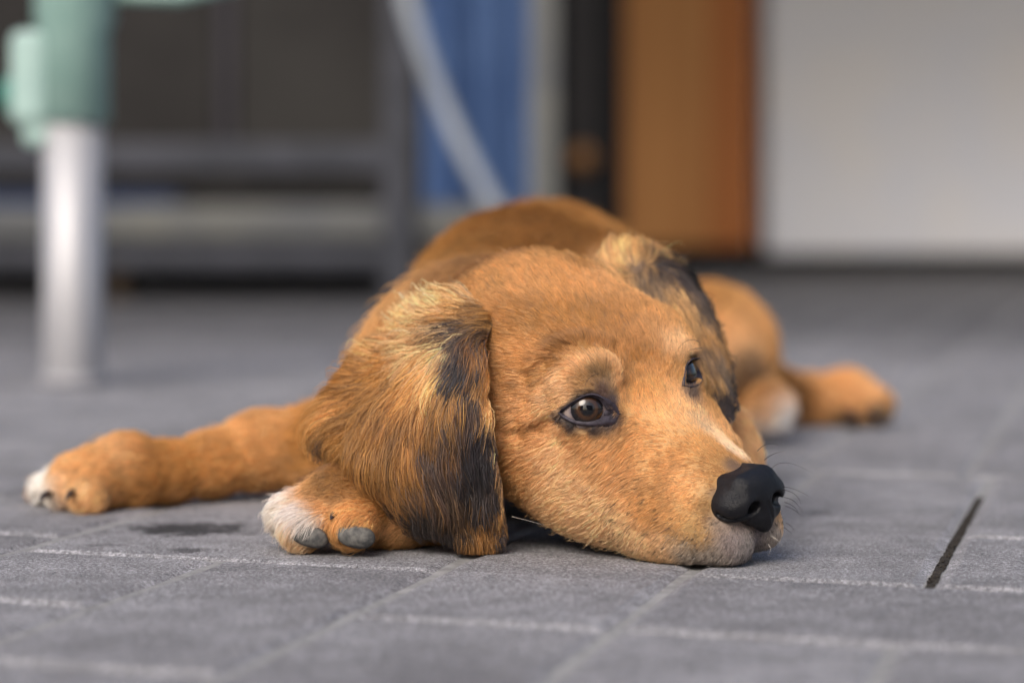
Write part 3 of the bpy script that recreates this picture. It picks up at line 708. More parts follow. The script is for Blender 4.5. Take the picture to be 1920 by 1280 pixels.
# ---------------------------------------------------------------- whiskers
whm = new_mat("whisker", (0.02, 0.015, 0.015), .35)
whl = new_mat("pale_whisker", (0.75, 0.68, 0.6), .35)
def whisker(pp, r=.00016, m=None):
    pts = np.array([P(*q) for q in pp]); t = np.linspace(0, 1, len(pts)); tt = np.linspace(0, 1, 12)
    cf = [np.polyfit(t, pts[:, i], min(2, len(pts) - 1)) for i in range(3)]
    q = np.stack([np.polyval(c, tt) for c in cf], 1)
    mb = MB(); mb.tube(q, list(r * (1 - .75 * tt)), 6); mb.build("whisker", m or whm, dog)
for pp in (((1420, 845, 1.262), (1440, 832, 1.268), (1463, 836, 1.275)), ((1433, 862, 1.255), (1452, 850, 1.26), (1472, 846, 1.262)), ((1448, 877, 1.25), (1475, 867, 1.25), (1518, 884, 1.25)),
           ((1468, 912, 1.25), (1490, 917, 1.25), (1515, 929, 1.25)), ((1468, 918, 1.25), (1490, 926, 1.25), (1502, 945, 1.25)), ((1470, 932, 1.25), (1490, 940, 1.25), (1504, 960, 1.25)), ((1471, 941, 1.25), (1489, 950, 1.25), (1497, 965, 1.25)),
           ((1472, 948, 1.25), (1488, 955, 1.25), (1504, 968, 1.25)), ((1473, 980, 1.25), (1482, 985, 1.25), (1490, 995, 1.25)), ((1470, 988, 1.25), (1479, 995, 1.25), (1484, 1000, 1.25)),
           ((1180, 985, 1.226), (1170, 1000, 1.220), (1166, 1018, 1.216)), ((1215, 1000, 1.222), (1200, 1016, 1.216), (1190, 1038, 1.213)), ((1290, 1005, 1.222), (1278, 1022, 1.217), (1276, 1044, 1.215)), ((1330, 1000, 1.222), (1322, 1016, 1.217), (1322, 1036, 1.216)),
           ((1234, 962, 1.222), (1222, 972, 1.218), (1214, 990, 1.216)), ((1256, 990, 1.222), (1232, 1004, 1.216), (1215, 1026, 1.214)), ((1262, 985, 1.222), (1240, 996, 1.216), (1226, 1006, 1.214)), ((1262, 1005, 1.222), (1245, 1020, 1.219), (1242, 1040, 1.218)),
           ((1122, 700, 1.262), (1102, 712, 1.255), (1097, 735, 1.25)), ((1310, 640, 1.31), (1290, 638, 1.30), (1270, 655, 1.30)), ((1316, 652, 1.31), (1298, 655, 1.30), (1285, 662, 1.295))):
    whisker(pp)
for pp in (((1445, 1004, 1.24), (1458, 1012, 1.235), (1468, 1024, 1.23)), ((1440, 1020, 1.235), (1445, 1030, 1.23), (1440, 1042, 1.225)),
           ((960, 968, 1.29), (985, 974, 1.285), (1020, 984, 1.28))):
    whisker(pp, .00007, whl)
# ---------------------------------------------------------------- coat on the body
FURK = 1.0
tri = np.concatenate([DF[:, [0, 1, 2]], DF[:, [0, 2, 3]]])
A, B_, C_ = DV[tri[:, 0]], DV[tri[:, 1]], DV[tri[:, 2]]
area = .5 * np.linalg.norm(np.cross(B_ - A, C_ - A), axis=1)
ctr = (A + B_ + C_) / 3; cn = nrm(np.cross(B_ - A, C_ - A))
nn_ = (DN[tri[:, 0]] + DN[tri[:, 1]] + DN[tri[:, 2]]); cn = nrm(nn_)
lc = (ctr - E0) @ RH.T * 100                                 # head coordinates
head = (lc[:, 0] > -13) & (ctr[:, 1] < 1.42) & (ctr[:, 0] > -.035)
tocam = nrm(np.array([0, 0, CAMH]) - ctr)
face = (cn * tocam).sum(1)
dens = np.where(head, 3.4e6, .75e6) * np.where(face > -.15, 1, .18)
dens = np.where((ctr[:, 1] < 1.37) & (ctr[:, 0] < -.03), 2.2e6 * np.where(face > -.2, 1, .2), dens)
dens = np.where(lc[:, 0] > 4.5, dens * 1.9, dens)
for (s, c, o, x, u) in EYES: dens = np.where(((ctr - c) ** 2).sum(1) < .024 ** 2, dens * 2.0, dens)
dens = np.where(ctr[:, 2] < .0016, 0, dens)
# no fur on the eyeball openings or under the nose leather
nd = fnose(ctr); dens = np.where(nd < -.0002, 0, dens)
for (s, c, o, x, u) in EYES:
    l = ctr - c; a_, b_, w_ = l @ x, l @ u, l @ o
    inn = np.clip(a_ / LW, 0, 1)
    ins = (a_ > -LW - .0000) & (a_ < LW + .0020) & (b_ < lid_u(a_) + .0008 + .0024 * inn ** 3) & (b_ > lid_l(a_) - .0018 - .0028 * inn ** 2) & (w_ > 0)
    ins |= (a_ > LW - .003) & (a_ < LW + .0042) & (np.abs(b_ - lid_0(a_) + .0004) < .0034) & (w_ > -.004)
    dens = np.where(ins, 0, dens)
for (pc, pr, pR) in PADS:
    l = (ctr - pc) @ pR.T; dens = np.where(((l / (np.array(pr) * 1.02)) ** 2).sum(1) < 1, 0, dens)
dens *= FUR * FURK
N_ = rng.poisson(area * dens)
ti = np.repeat(np.arange(len(tri)), N_)
r1, r2 = rng.random(len(ti)), rng.random(len(ti)); sq = np.sqrt(r1)
bw = np.stack([1 - sq, sq * (1 - r2), sq * r2], 1)
root = (DV[tri[ti]] * bw[:, :, None]).sum(1); nor = nrm((DN[tri[ti]] * bw[:, :, None]).sum(1)); ish = head[ti]
coarse = ~ish & ~((root[:, 1] < 1.37) & (root[:, 0] < -.03))
# fields are evaluated at the mesh vertices and interpolated
VF, VL = flowF(DV), lenF(DV)[:, 0]
backw = np.where(((DV - E0) @ HF > -.10)[:, None], -HF[None], np.array([[.15, .9, -.35]]))
VF = VF + .02 * backw
interp = lambda Q: (Q[tri[ti]] * (bw[:, :, None] if Q.ndim == 2 else bw)).sum(1)
fl = interp(VF); ln = interp(VL) * .001; co = interp(DC)
fl = nrm(fl - nor * (fl * nor).sum(1, keepdims=True))
side = np.cross(nor, fl)
ang = (vnoise(root, 160, 1) - .5) * .7 + (vnoise(root, 420, 2) - .5) * .4 + rng.normal(0, .08, len(root))
ang = np.where(root[:, 0] < -10, ang, ang)
fl = fl * np.cos(ang)[:, None] + side * np.sin(ang)[:, None]
ln = ln * rng.uniform(.65, 1.15, len(root)) * (.85 + .3 * vnoise(root, 90, 3))
lift = np.clip(np.where(ish, .24, .32) + rng.normal(0, .06, len(root)) + (vnoise(root, 260, 5) - .5) * .14, .15, .6)
stray = rng.random(len(root)) < .03; lift = np.where(stray, lift + .35 * rng.random(len(root)), lift); ln = np.where(stray, ln * 1.3, ln)
K = 5; tt = np.linspace(0, 1, K)
pts = root[:, None] - nor[:, None] * .0004 + fl[:, None] * (ln[:, None] * tt)[:, :, None] + nor[:, None] * (ln[:, None] * (np.sin(tt * 1.9) * lift[:, None] * .8 - .10 * tt ** 2))[:, :, None]
# clumping: tips lean to the nearest of a set of guides, by a cheap grid hash
g = np.floor(root / .0016 + rng.normal(0, .25, root.shape)).astype(np.int64); key = (g[:, 0] * 73856093 ^ g[:, 1] * 19349663 ^ g[:, 2] * 83492791)
_, inv = np.unique(key, return_inverse=True); cnt_ = np.bincount(inv)
tipc = np.stack([np.bincount(inv, pts[:, -1, i]) / cnt_ for i in range(3)], 1)[inv]
pts += (tipc - pts[:, -1])[:, None] * (tt ** 1.6)[None, :, None] * .45
pts[:, :, 2] = np.maximum(pts[:, :, 2], .0006)
bright = np.exp(rng.normal(0, .13, len(root)) + (vnoise(root, 300, 7) - .5) * .26 + (vnoise(root, 60, 8) - .5) * .25)
bright = bright * np.exp((((key * 2654435761) & 0xffff) / 65535. - .5) * .22)
dark = rng.random(len(root)) < np.where(ish, .03, .02)
# dark flecks on the muzzle where the whiskers root
lr = (root - E0) @ RH.T * 100
muz = (lr[:, 0] > 3.6) & (lr[:, 2] < -1.6)
fleck = muz & (vnoise(root, 700, 11) > .79)
col = co * bright[:, None] * 1.0
col = np.where(dark[:, None], col * .4, col); col = np.where(fleck[:, None], col * .28, col)
# hair mixed dark and white where the lip meets the nose
mixz = np.exp(-((root - H(8.3, -1.1, -4.2)) ** 2).sum(1) / .013 ** 2)
wh = rng.random(len(root)) < mixz * .5
col = np.where(wh[:, None], np.array([.42, .38, .34]), col); col = np.where((~wh & (rng.random(len(root)) < mixz * .75))[:, None], np.array([.05, .04, .04]), col)
radr = np.where(coarse, .00022, .000115) * rng.uniform(.7, 1.3, len(root))
radr = np.where(lr[:, 0] > 4.5, radr * .8, radr)
rad = radr[:, None] * np.array([1, 1, .85, .6, .12])[None]
hair_object("fur", pts, rad, np.clip(col, 0.004, .9), dog)

# ---------------------------------------------------------------- ears
def lag4(C4):
    t = np.array([0, 1 / 3, 2 / 3, 1]); Mx = np.linalg.inv(np.vander(t, 4, increasing=True)); return Mx @ C4
class Patch:
    def __init__(s, ctrl):
        c = np.array([[P(*q) for q in row] for row in ctrl])        # [v][u]
        M_ = np.linalg.inv(np.vander([0, 1 / 3, 2 / 3, 1], 4, increasing=True))
        s.c = np.einsum('ia,jb,abk->ijk', M_, M_, c)
    def __call__(s, u, v, du=0, dv=0):
        def pw(t, d):
            return np.stack([np.ones_like(t), t, t * t, t ** 3], -1) if d == 0 else np.stack([0 * t, np.ones_like(t), 2 * t, 3 * t * t], -1)
        return np.einsum('...i,...j,ijk->...k', pw(v, dv), pw(u, du), s.c)
    def normal(s, u, v):
        n = nrm(np.cross(s(u, v, 1, 0), s(u, v, 0, 1))); return np.where((n[..., 1:2] > 0), -n, n)
def ear_mesh(pt, name, mat, thick=.0045, n=44, bulge=None):
    vs = []; 
    U, V = np.meshgrid(np.linspace(0, 1, n), np.linspace(0, 1, n))
    p = pt(U, V); nn = pt.normal(U, V); e = np.minimum.reduce([U, 1 - U, V * 0 + 1, 1 - V]); th = thick * np.clip(e * 7, .15, 1) ** .5
    a = p + nn * (th * .2)[..., None]; b = p - nn * (th * .8)[..., None]
    vs = np.concatenate([a.reshape(-1, 3), b.reshape(-1, 3)]); vs[:, 2] = np.maximum(vs[:, 2], .0012); o = n * n; fs = []
    for j in range(n - 1):
        for i in range(n - 1):
            q = j * n + i; fs.append((q, q + 1, q + n + 1, q + n)); fs.append((o + q, o + q + n, o + q + n + 1, o + q + 1))
    rim = [i for i in range(n)] + [j * n + n - 1 for j in range(1, n)] + [(n - 1) * n + i for i in range(n - 2, -1, -1)] + [j * n for j in range(n - 2, 0, -1)]
    for a_, b_ in zip(rim, rim[1:] + rim[:1]): fs.append((a_, o + a_, o + b_, b_))
    ob = mesh_obj(name, vs, fs, mat, dog, True); ob["uvn"] = n
    del ob["uvn"]
    return ob, vs
def ear_fur(pt, anchors, cols, ear, count, name="fur", seedn=0, dfl=(-.3, 1), lens=None, fr=1.0):
    GU, GV = np.meshgrid(np.linspace(-.02, 1.02, 60), np.linspace(-.02, 1.02, 60)); gp = pt(GU, GV).reshape(-1, 3); gx, gy = proj(gp)
    def uv(px, py): j = np.argmin((gx - px) ** 2 + (gy - py) ** 2); return gp[j], GU.ravel()[j], GV.ravel()[j]
    def fld(T, f, r): 
        pp = [uv(e[0], e[1]) for e in T]; return Field([p[0] for p in pp], [f(e, pt.normal(np.array(p[1]), np.array(p[2]))) for e, p in zip(T, pp)], [e[r] * .001 for e in T], None, 1e-5)
    fF = fld(anchors, lambda e, n: list(lift_dir(n, e[2], e[3])) + [e[4]], 5); cols = [(a_, b_, c_, r_ * .72) for a_, b_, c_, r_ in cols]; cF = fld(cols, lambda e, n: lin(e[2]), 3)
    n = int(count * FUR * FURK)
    u = rng.random(n); v = rng.random(n); a = np.linalg.norm(np.cross(pt(u, v, 1, 0), pt(u, v, 0, 1)), axis=1); k = rng.random(n) < a / a.max() * 1.0
    edge = np.concatenate([np.stack([rng.random(n // 14) * .03, rng.random(n // 14)], 1), np.stack([1 - rng.random(n // 14) * .03, rng.random(n // 14)], 1), np.stack([rng.random(n // 10), 1 - rng.random(n // 10) * .03], 1)])
    u = np.concatenate([u[k], edge[:, 0]]); v = np.concatenate([v[k], edge[:, 1]]); n = len(u)
    back = rng.random(n) < .08
    r0 = pt(u, v)
    FF = fF(r0, np.zeros((n, 4))); d = FF[:, :3]; ln = FF[:, 3] * .001
    # clumped waves
    K = 9; pts = np.empty((n, K, 3)); rnd = rng.normal(0, .10, n)
    g0 = (vnoise(r0, 130, 21 + seedn) - .5) * .8 + (vnoise(r0, 330, 22 + seedn) - .5) * .5 + rnd
    ln = ln * rng.uniform(.6, 1.12, n) * (.8 + .4 * vnoise(r0, 110, 23 + seedn))
    lift = .13 + .12 * rng.random(n) + .22 * (vnoise(r0, 150, 24 + seedn) - .3)
    stray = rng.random(n) < .05; lift = np.where(stray, lift + rng.random(n) * .5, lift); ln = np.where(stray, ln * 1.25, ln)
    tops = np.clip(1 - v / .22, 0, 1) * np.clip((u - .25) * 4, 0, 1); lift = lift + tops * .45 * rng.random(n)
    rear = np.clip((u - .8) * 5, 0, 1); lift = lift + rear * .5 * rng.random(n)
    uu, vv = u.copy(), v.copy(); ph = rng.random(n) * 6.28; wave = (vnoise(r0, 80, 25 + seedn)) * 6.28
    dprev = None
    for i in range(K):
        t = i / (K - 1)
        uc, vc = np.clip(uu, -.12, 1.12), np.clip(vv, -.12, 1.14)
        p = pt(uc, vc); nn = pt.normal(uc, vc)
        hgt = ln * (math.sin(t * 2.2) * lift * .55 + .02) + .0004
        pts[:, i] = p + nn * np.where(back, -hgt - .004, hgt)[:, None]
        if i == K - 1: break
        FFc = fF(p, np.zeros((n, 4)))[:, :3] if i % 2 == 0 else FFc
        dd = nrm(FFc); dd = nrm(dd - nn * (dd * nn).sum(1, keepdims=True)); sd_ = np.cross(nn, dd)
        an = g0 * .6 + .14 * np.sin(wave + t * 4.0) + .06 * np.sin(ph + t * 7)
        dd = dd * np.cos(an)[:, None] + sd_ * np.sin(an)[:, None]
        step = dd * (ln / (K - 1))[:, None]
        Su, Sv = pt(uc, vc, 1, 0), pt(uc, vc, 0, 1)
        a11, a12, a22 = (Su * Su).sum(1), (Su * Sv).sum(1), (Sv * Sv).sum(1); b1, b2 = (Su * step).sum(1), (Sv * step).sum(1); det = np.maximum(a11 * a22 - a12 ** 2, 1e-12)
        uu = uu + np.clip((a22 * b1 - a12 * b2) / det, -.08, .08); vv = vv + np.clip((a11 * b2 - a12 * b1) / det, -.08, .08)
    g = np.floor(r0 / .0024 + rng.normal(0, .22, r0.shape)).astype(np.int64); key = (g[:, 0] * 73856093 ^ g[:, 1] * 19349663 ^ g[:, 2] * 83492791)
    _, inv = np.unique(key, return_inverse=True); cnt_ = np.bincount(inv); tt = np.linspace(0, 1, K)
    for i in range(3, K):
        c_ = np.stack([np.bincount(inv, pts[:, i, q]) / cnt_ for q in range(3)], 1)[inv]; pts[:, i] += (c_ - pts[:, i]) * .62 * tt[i] ** .8
    pts[:, :, 2] = np.maximum(pts[:, :, 2], .0008)
    clv = np.stack([vnoise(r0, 420, 61 + seedn), vnoise(r0, 420, 62 + seedn), vnoise(r0, 420, 63 + seedn)], 1) - .5
    col = cF(r0 - nrm(FF[:, :3]) * (.004 * rng.normal(0, 1, n))[:, None] + clv * .014, np.zeros((n, 3))); 
    bri = np.exp(rng.normal(0, .22, n) + (vnoise(r0, 240, 26 + seedn) - .5) * .7 + (vnoise(r0, 90, 27 + seedn) - .5) * .5)
    col = col * bri[:, None]; col = np.where((rng.random(n) < .10)[:, None], col * .35, col)
    rad = (.00013 * fr * rng.uniform(.7, 1.35, n))[:, None] * np.array([1, 1, 1, .95, .9, .8, .65, .45, .1])[None]
    return hair_object(name, pts, rad, np.clip(col, .003, .9), ear)

_h = lambda x, y: hit(x, y)[0][1]
near = Patch([[(935, 590, _h(935, 590) + .006), (885, 560, _h(895, 560) + .004), (838, 556, 1.342), (795, 578, 1.370)],
              [(905, 700, 1.288), (845, 690, 1.290), (775, 682, 1.320), (712, 672, 1.362)],
              [(925, 830, 1.288), (840, 835, 1.280), (742, 830, 1.295), (640, 785, 1.340)],
              [(946, 1012, 1.302), (855, 1000, 1.296), (748, 945, 1.300), (640, 862, 1.330)]])
earmat = new_mat("ear_skin", (0.10, 0.06, 0.035), 0.8)
ear1, _ = ear_mesh(near, "ear", earmat)
EF = [ # px, py, dir, length mm, radius mm
 (915,600,-.9,.2,14,9),(880,585,-.95,.0,20,10),(850,575,-1,-.35,26,11),(810,562,-1,-.5,28,12),(765,575,-1,-.3,26,14),(850,620,-1,.25,26,11),(780,640,-.95,.4,28,14),(700,660,-.98,.35,28,16),(650,690,-1,.35,28,14),
 (885,640,-.5,.85,18,8),(865,680,.05,1,22,8),(900,700,-.05,1,12,8),(840,700,-.45,.9,24,10),(760,730,-.55,.8,28,14),(670,760,-.75,.65,26,14),(600,770,-.85,.6,26,13),
 (910,800,.08,1,12,8),(860,800,-.1,1,24,11),(780,820,-.15,1,26,14),(700,840,-.2,1,26,13),(620,850,-.5,.85,24,12),(580,840,-.5,.85,22,12),
 (935,900,.12,1,10,8),(885,900,.1,1,22,12),(800,900,.3,.95,24,14),(730,920,.4,.9,20,12),(900,980,.15,1,14,12),(840,980,.2,1,14,12),(945,990,.1,1,6,8)]
EC = [
 (925,600,(170,110,58),6),(905,595,(140,90,44),6),(880,585,(196,138,72),7),(850,570,(224,172,104),9),(800,560,(230,180,112),12),(760,585,(222,170,104),13),(830,612,(226,176,106),9),(790,640,(226,176,110),9),(750,650,(214,158,92),10),(700,650,(200,144,82),12),
 (893,618,(90,60,36),5),(872,632,(34,30,38),6),(862,660,(30,28,38),6),(868,690,(30,28,36),5.5),(884,705,(50,38,38),4),(893,655,(130,80,40),5),(905,670,(176,112,54),4),(897,690,(170,106,48),4),(885,730,(60,44,40),4.5),(905,740,(196,126,56),4),(920,770,(214,148,76),4),(932,830,(216,150,80),4),(938,880,(216,150,80),4),(946,930,(206,140,74),4),(950,970,(150,104,60),3.5),
 (835,660,(222,168,100),7),(830,700,(206,150,88),7),(800,700,(192,132,70),8),(740,700,(180,114,52),10),(680,710,(168,100,42),12),(640,720,(170,102,42),10),(700,750,(160,94,40),11),(640,770,(196,134,70),9),(600,780,(190,126,66),8),(572,820,(70,50,44),8),(564,850,(50,38,38),8),(590,850,(150,98,52),6),
 (835,745,(176,116,58),7),(858,770,(80,56,44),5),(878,790,(38,32,38),6),(905,800,(44,36,40),5),(800,770,(146,92,46),8),(760,790,(142,88,44),9),(800,820,(56,42,42),5),(825,850,(70,50,42),7),(780,850,(136,88,48),7),(740,830,(160,102,54),8),(845,820,(120,78,46),5),
 (700,810,(168,108,54),9),(640,820,(190,132,74),8),(680,860,(150,94,48),8),(720,880,(146,92,48),8),(760,900,(100,66,42),6),(800,890,(86,60,46),7),(840,900,(96,66,46),6),(870,860,(36,32,38),7),(905,860,(34,30,36),7),(925,900,(60,46,40),4),
 (885,915,(48,38,36),7),(918,930,(40,34,38),6),(905,970,(150,98,52),6),(880,1000,(150,98,52),6),(870,960,(110,74,44),6),(938,985,(70,50,40),4),(948,1015,(36,30,34),5),(840,990,(50,40,38),7),(800,965,(50,40,36),8),(760,945,(44,36,34),8),(720,935,(64,46,38),6)]
ear_fur(near, EF, EC, ear1, 110000)
far = Patch([[(1140, 500, 1.415), (1185, 468, 1.412), (1235, 470, 1.43), (1262, 488, 1.45)],
             [(1205, 570, 1.395), (1255, 558, 1.385), (1300, 562, 1.39), (1322, 584, 1.42)],
             [(1282, 672, 1.375), (1312, 670, 1.366), (1345, 675, 1.37), (1354, 690, 1.39)],
             [(1335, 780, 1.352), (1352, 786, 1.345), (1366, 784, 1.345), (1368, 772, 1.36)]])
ear2, _ = ear_mesh(far, "ear", earmat, .004)
EF2 = [(1160,470,-.5,-.9,22,12),(1190,470,-.3,-.9,20,12),(1215,475,.3,-.5,14,10),(1250,490,.8,.2,12,12),(1220,540,.4,.9,12,14),(1280,560,.5,.9,14,14),(1320,600,.5,.9,14,14),(1310,660,.3,1,12,14),(1350,700,.3,1,12,14),(1355,770,.1,1,7,12)]
EC2 = [(1160,450,(206,160,106),12),(1190,475,(200,150,96),9),(1230,500,(60,46,42),6),(1260,510,(44,34,34),6),(1285,540,(56,42,36),6),(1300,570,(70,50,38),5),(1225,540,(120,90,66),8),(1260,560,(196,152,108),7),(1280,600,(190,144,100),7),(1310,620,(150,110,76),7),
       (1320,660,(110,80,58),7),(1350,680,(60,44,36),6),(1310,690,(206,156,100),5),(1330,720,(170,124,76),5),(1350,740,(44,34,32),7),(1360,780,(44,34,34),8),(1370,640,(150,108,74),7)]
ear_fur(far, EF2, EC2, ear2, 30000, seedn=50)
# ---------------------------------------------------------------- background, each thing at its own distance
def X(px, Y): return (px - 960) / FPX * Y
def Z(py, Y): return CAMH + (HOR - py) / FPX * Y
alu = noise_mat("brushed_aluminium", (0.31, 0.31, 0.33), (0.39, 0.39, 0.41), 60, 0.5, 0.35, bump=.15, stretch=(1, 1, .05))
mint = noise_mat("mint_plastic", (0.16, 0.27, 0.245), (0.20, 0.31, 0.285), 30, 0.45)
mintd = new_mat("dark_green_plastic", (0.03, 0.16, 0.13), .5)
gal = noise_mat("grey_steel", (0.032, 0.035, 0.044), (0.048, 0.051, 0.064), 12, 0.5, .3)
galL = noise_mat("pale_zinc", (0.075, 0.08, 0.088), (0.11, 0.112, 0.105), 6, 0.6, .1)
dkg = noise_mat("dark_panel", (0.012, 0.011, 0.011), (0.022, 0.021, 0.020), 3, 0.8)
blk = new_mat("gap_and_base_black", (0.008, 0.008, 0.009), .8)
# support pole with its clamp
Yp = 2.77; xp = X(137, Yp)
pole = empty("support_pole", (xp, Yp, 0), "round aluminium pole with a mint green clamp sleeve, standing on the paving at the left", "pole")
MB().lathe(xp, Yp, [(.0335, .004), (.0345, .006), (.0345, Z(205, Yp))], 40).build("tube", alu, pole, True)
MB().lathe(xp, Yp, [(.030, 0), (.0375, .001), (.0375, .012), (.0350, .014)], 40).build("foot_cap", new_mat("grey_plastic", (.25, .25, .27), .6), pole, True)
MB().lathe(xp + .002, Yp, [(.036, Z(232, Yp)), (.0405, Z(228, Yp)), (.0405, Z(60, Yp)), (.046, Z(40, Yp)), (.046, 1.1), (.03, 1.1)], 40).build("clamp_sleeve", mint, pole, True)
b = MB(); b.box(xp - .068, xp - .025, Yp - .03, Yp + .03, Z(238, Yp), Z(60, Yp), .012); b.box(xp - .055, xp - .02, Yp - .022, Yp + .022, Z(275, Yp), Z(225, Yp), .008); b.build("clamp_jaw", noise_mat("pale_mint", (.26, .38, .36), (.30, .43, .40), 30, .5), pole)
MB().tube([(xp - .066, Yp, Z(180, Yp)), (xp - .082, Yp, Z(180, Yp))], [.022, .018], 16).build("clamp_knob", mintd, pole, True)
b = MB(); b.tube([(xp + .03, Yp, Z(-12, Yp)), (xp + .12, Yp + .01, Z(-8, Yp)), (xp + .2, Yp + .02, Z(-40, Yp))], .010, 10); b.build("clamp_lever", mint, pole, True)

# metal rack at the back left
Yr = 6.0
rack = empty("metal_rack", (X(745, Yr), Yr, 0), "grey steel rack with long horizontal rails and a pale lower shelf", "rack")
for px in (-260, 745):
    MB().box(X(px - 27, Yr), X(px + 27, Yr), Yr - .03, Yr + .03, 0, 1.6, .004).build("post", gal, rack)
MB().box(X(1018 - 27, Yr), X(1018 + 27, Yr), Yr + .02, Yr + .08, 0, 1.6, .006).build("post", galL, rack)
MB().box(X(-233, Yr), X(718, Yr), Yr - .02, Yr + .02, Z(322, Yr), Z(268, Yr), .004).build("rail", gal, rack)
MB().box(X(-233, Yr), X(718, Yr), Yr - .02, Yr + .02, Z(502, Yr), Z(462, Yr), .004).build("rail", gal, rack)
MB().box(X(-233, Yr), X(990, Yr), Yr + .032, Yr + .55, Z(446, Yr), Z(384, Yr), .004).build("shelf", galL, rack)
MB().box(X(-260, Yr), X(700, Yr), Yr + .60, Yr + .63, .02, Z(345, Yr), 0).build("shade_panel", blk, rack)  # black panel paints the shade in the gaps of the rack
crate = empty("blue_crate", (X(120, 6.3), 6.3, Z(384, Yr) + .001), "dark blue plastic crate lying on the pale rack shelf", "crate")
navy = new_mat("navy_plastic", (.012, .035, .11), .5)
b = MB(); x0, x1, z0 = X(-150, 6.25), X(330, 6.25), Z(384, Yr) + .001
b.box(x0, x1, 6.2, 6.22, z0, z0 + .03, .003); b.box(x0, x1, 6.43, 6.45, z0, z0 + .03, .003); b.box(x0, x0 + .02, 6.222, 6.428, z0, z0 + .03, .003); b.box(x1 - .02, x1, 6.222, 6.428, z0, z0 + .03, .003); b.build("wall_panel", navy, crate)
MB().box(x0 + .022, x1 - .022, 6.222, 6.428, z0, z0 + .006).build("base", navy, crate)
blkw = noise_mat("old_wood", (.10, .07, .05), (.18, .13, .09), 20, .8)
wb = MB().box(X(212, 6.3), X(240, 6.3), 6.25, 6.40, 0, .085, .003).build("wooden_block", blkw); tag(wb, "small wooden block on the ground under the grey rack", "block")
# grey cupboards behind the rack
cup = empty("wall_cupboard", (X(300, 7.2), 7.2, 0), "dark grey two door cupboard behind the steel rack", "cupboard")
MB().box(X(-500, 7.2), X(790, 7.2), 7.2, 7.7, .0, 2.3, .005).build("carcass", dkg, cup)
MB().box(X(-480, 7.2), X(408, 7.2), 7.165, 7.198, .36, 2.25, .006).build("door", dkg, cup)
MB().box(X(446, 7.2), X(730, 7.2), 7.165, 7.198, .36, 2.25, .006).build("door", dkg, cup)
MB().box(X(414, 7.2), X(440, 7.2), 7.150, 7.198, .40, 2.2, .004).build("door_bar", noise_mat("mauve_grey", (.025, .023, .030), (.032, .03, .038), 5, .6), cup)
# blue sheet hanging between the posts
Yb = 6.45; nx, nz = 60, 20; vs = []; fs = []
for k, dy in ((0, 0), (1, .004)):
    for j in range(nz):
        for i in range(nx):
            f = i / (nx - 1); h = j / (nz - 1)
            vs.append((X(792 + 200 * f, Yb), Yb + dy + .022 * math.sin(f * 17 + h * .8) + .012 * math.sin(f * 39 + 1 + h * 2), Z(384, Yr) + .003 + h * 1.5))
for k in (0, 1):
    for j in range(nz - 1):
        for i in range(nx - 1):
            q = k * nx * nz + j * nx + i; f_ = (q, q + 1, q + nx + 1, q + nx); fs.append(f_ if k == 0 else f_[::-1])
tarp = mesh_obj("blue_sheet", vs, fs, noise_mat("blue_cloth", (0.024, 0.062, 0.17), (0.050, 0.10, 0.225), 4, .7), None, True)
tag(tarp, "bright blue fabric sheet hanging in folds between the rack posts", "fabric sheet")
hose = MB(); hp = []
for t in np.linspace(0, 1, 26):
    x = 745 + 30 * t + 165 * t ** 1.7; y = -120 + 530 * t; hp.append((X(x, 5.85), 5.85, Z(y, 5.85)))
hose.tube(hp, .021, 14); ho_ = hose.build("hose", noise_mat("pale_hose", (.20, .23, .28), (.26, .29, .33), 6, .5), None, True); tag(ho_, "pale grey hose hanging in a curve in front of the blue sheet", "hose")
# black cabinet, brown column and white freezer further right
Yd = 9.0
dc = empty("black_cabinet", (X(1105, Yd), Yd, 0), "narrow black cabinet between the pale post and the brown column", "cabinet")
MB().box(X(1046, Yd), X(1170, Yd), Yd, Yd + .5, 0, 2.2, .004).build("carcass", new_mat("black_lacquer", (.003, .003, .004), .8), dc)
MB().box(X(1062, Yd), X(1122, Yd), Yd - .03, Yd - .001, .05, 2.1, .004).build("door", noise_mat("charcoal", (.014, .014, .016), (.024, .022, .022), 3, .7), dc)
MB().tube([(X(1090, Yd), Yd - .07, Z(300, Yd)), (X(1090, Yd), Yd - .031, Z(300, Yd))], [.05, .035], 16).build("knob", noise_mat("orange_wood", (.26, .12, .04), (.3, .15, .05), 5, .5), dc, True)
Yc = 12.0
wood = noise_mat("brown_timber", (0.46, 0.18, 0.040), (0.60, 0.27, 0.075), 5, .55, stretch=(1, 1, .06), bump=.2)
wood2 = noise_mat("red_brown_timber", (0.40, 0.12, 0.018), (0.52, 0.17, 0.03), 5, .55, stretch=(1, 1, .06), bump=.2)
bc = empty("timber_column", (X(1285, Yc), Yc, 0), "square brown timber column on a black base beside the white chest", "column")
MB().box(X(1163, Yc), X(1330, Yc), Yc - .02, Yc + .5, Z(462, Yc), 2.6, .006).build("plank", wood, bc)
MB().box(X(1331, Yc), X(1412, Yc), Yc, Yc + .5, Z(462, Yc), 2.6, .006).build("plank", wood2, bc)
MB().box(X(1166, Yc), X(1409, Yc), Yc + .03, Yc + .47, 0, Z(463, Yc), .002).build("base", blk, bc)
white = noise_mat("white_enamel", (0.84, 0.86, 0.93), (0.93, 0.90, 0.88), 1.5, .5)
fz = empty("white_chest", (X(1720, Yc), Yc, 0), "large white upright cabinet raised on a dark plinth at the right", "cabinet")
MB().box(X(1436, Yc), X(2250, Yc), Yc - .1, Yc + .7, Z(476, Yc), 2.0, .02).build("body", white, fz)
MB().box(X(1445, Yc), X(2240, Yc), Yc - .02, Yc + .65, 0, Z(477, Yc), .002).build("plinth", noise_mat("brown_black", (.015, .013, .012), (.03, .026, .022), 5, .8), fz)
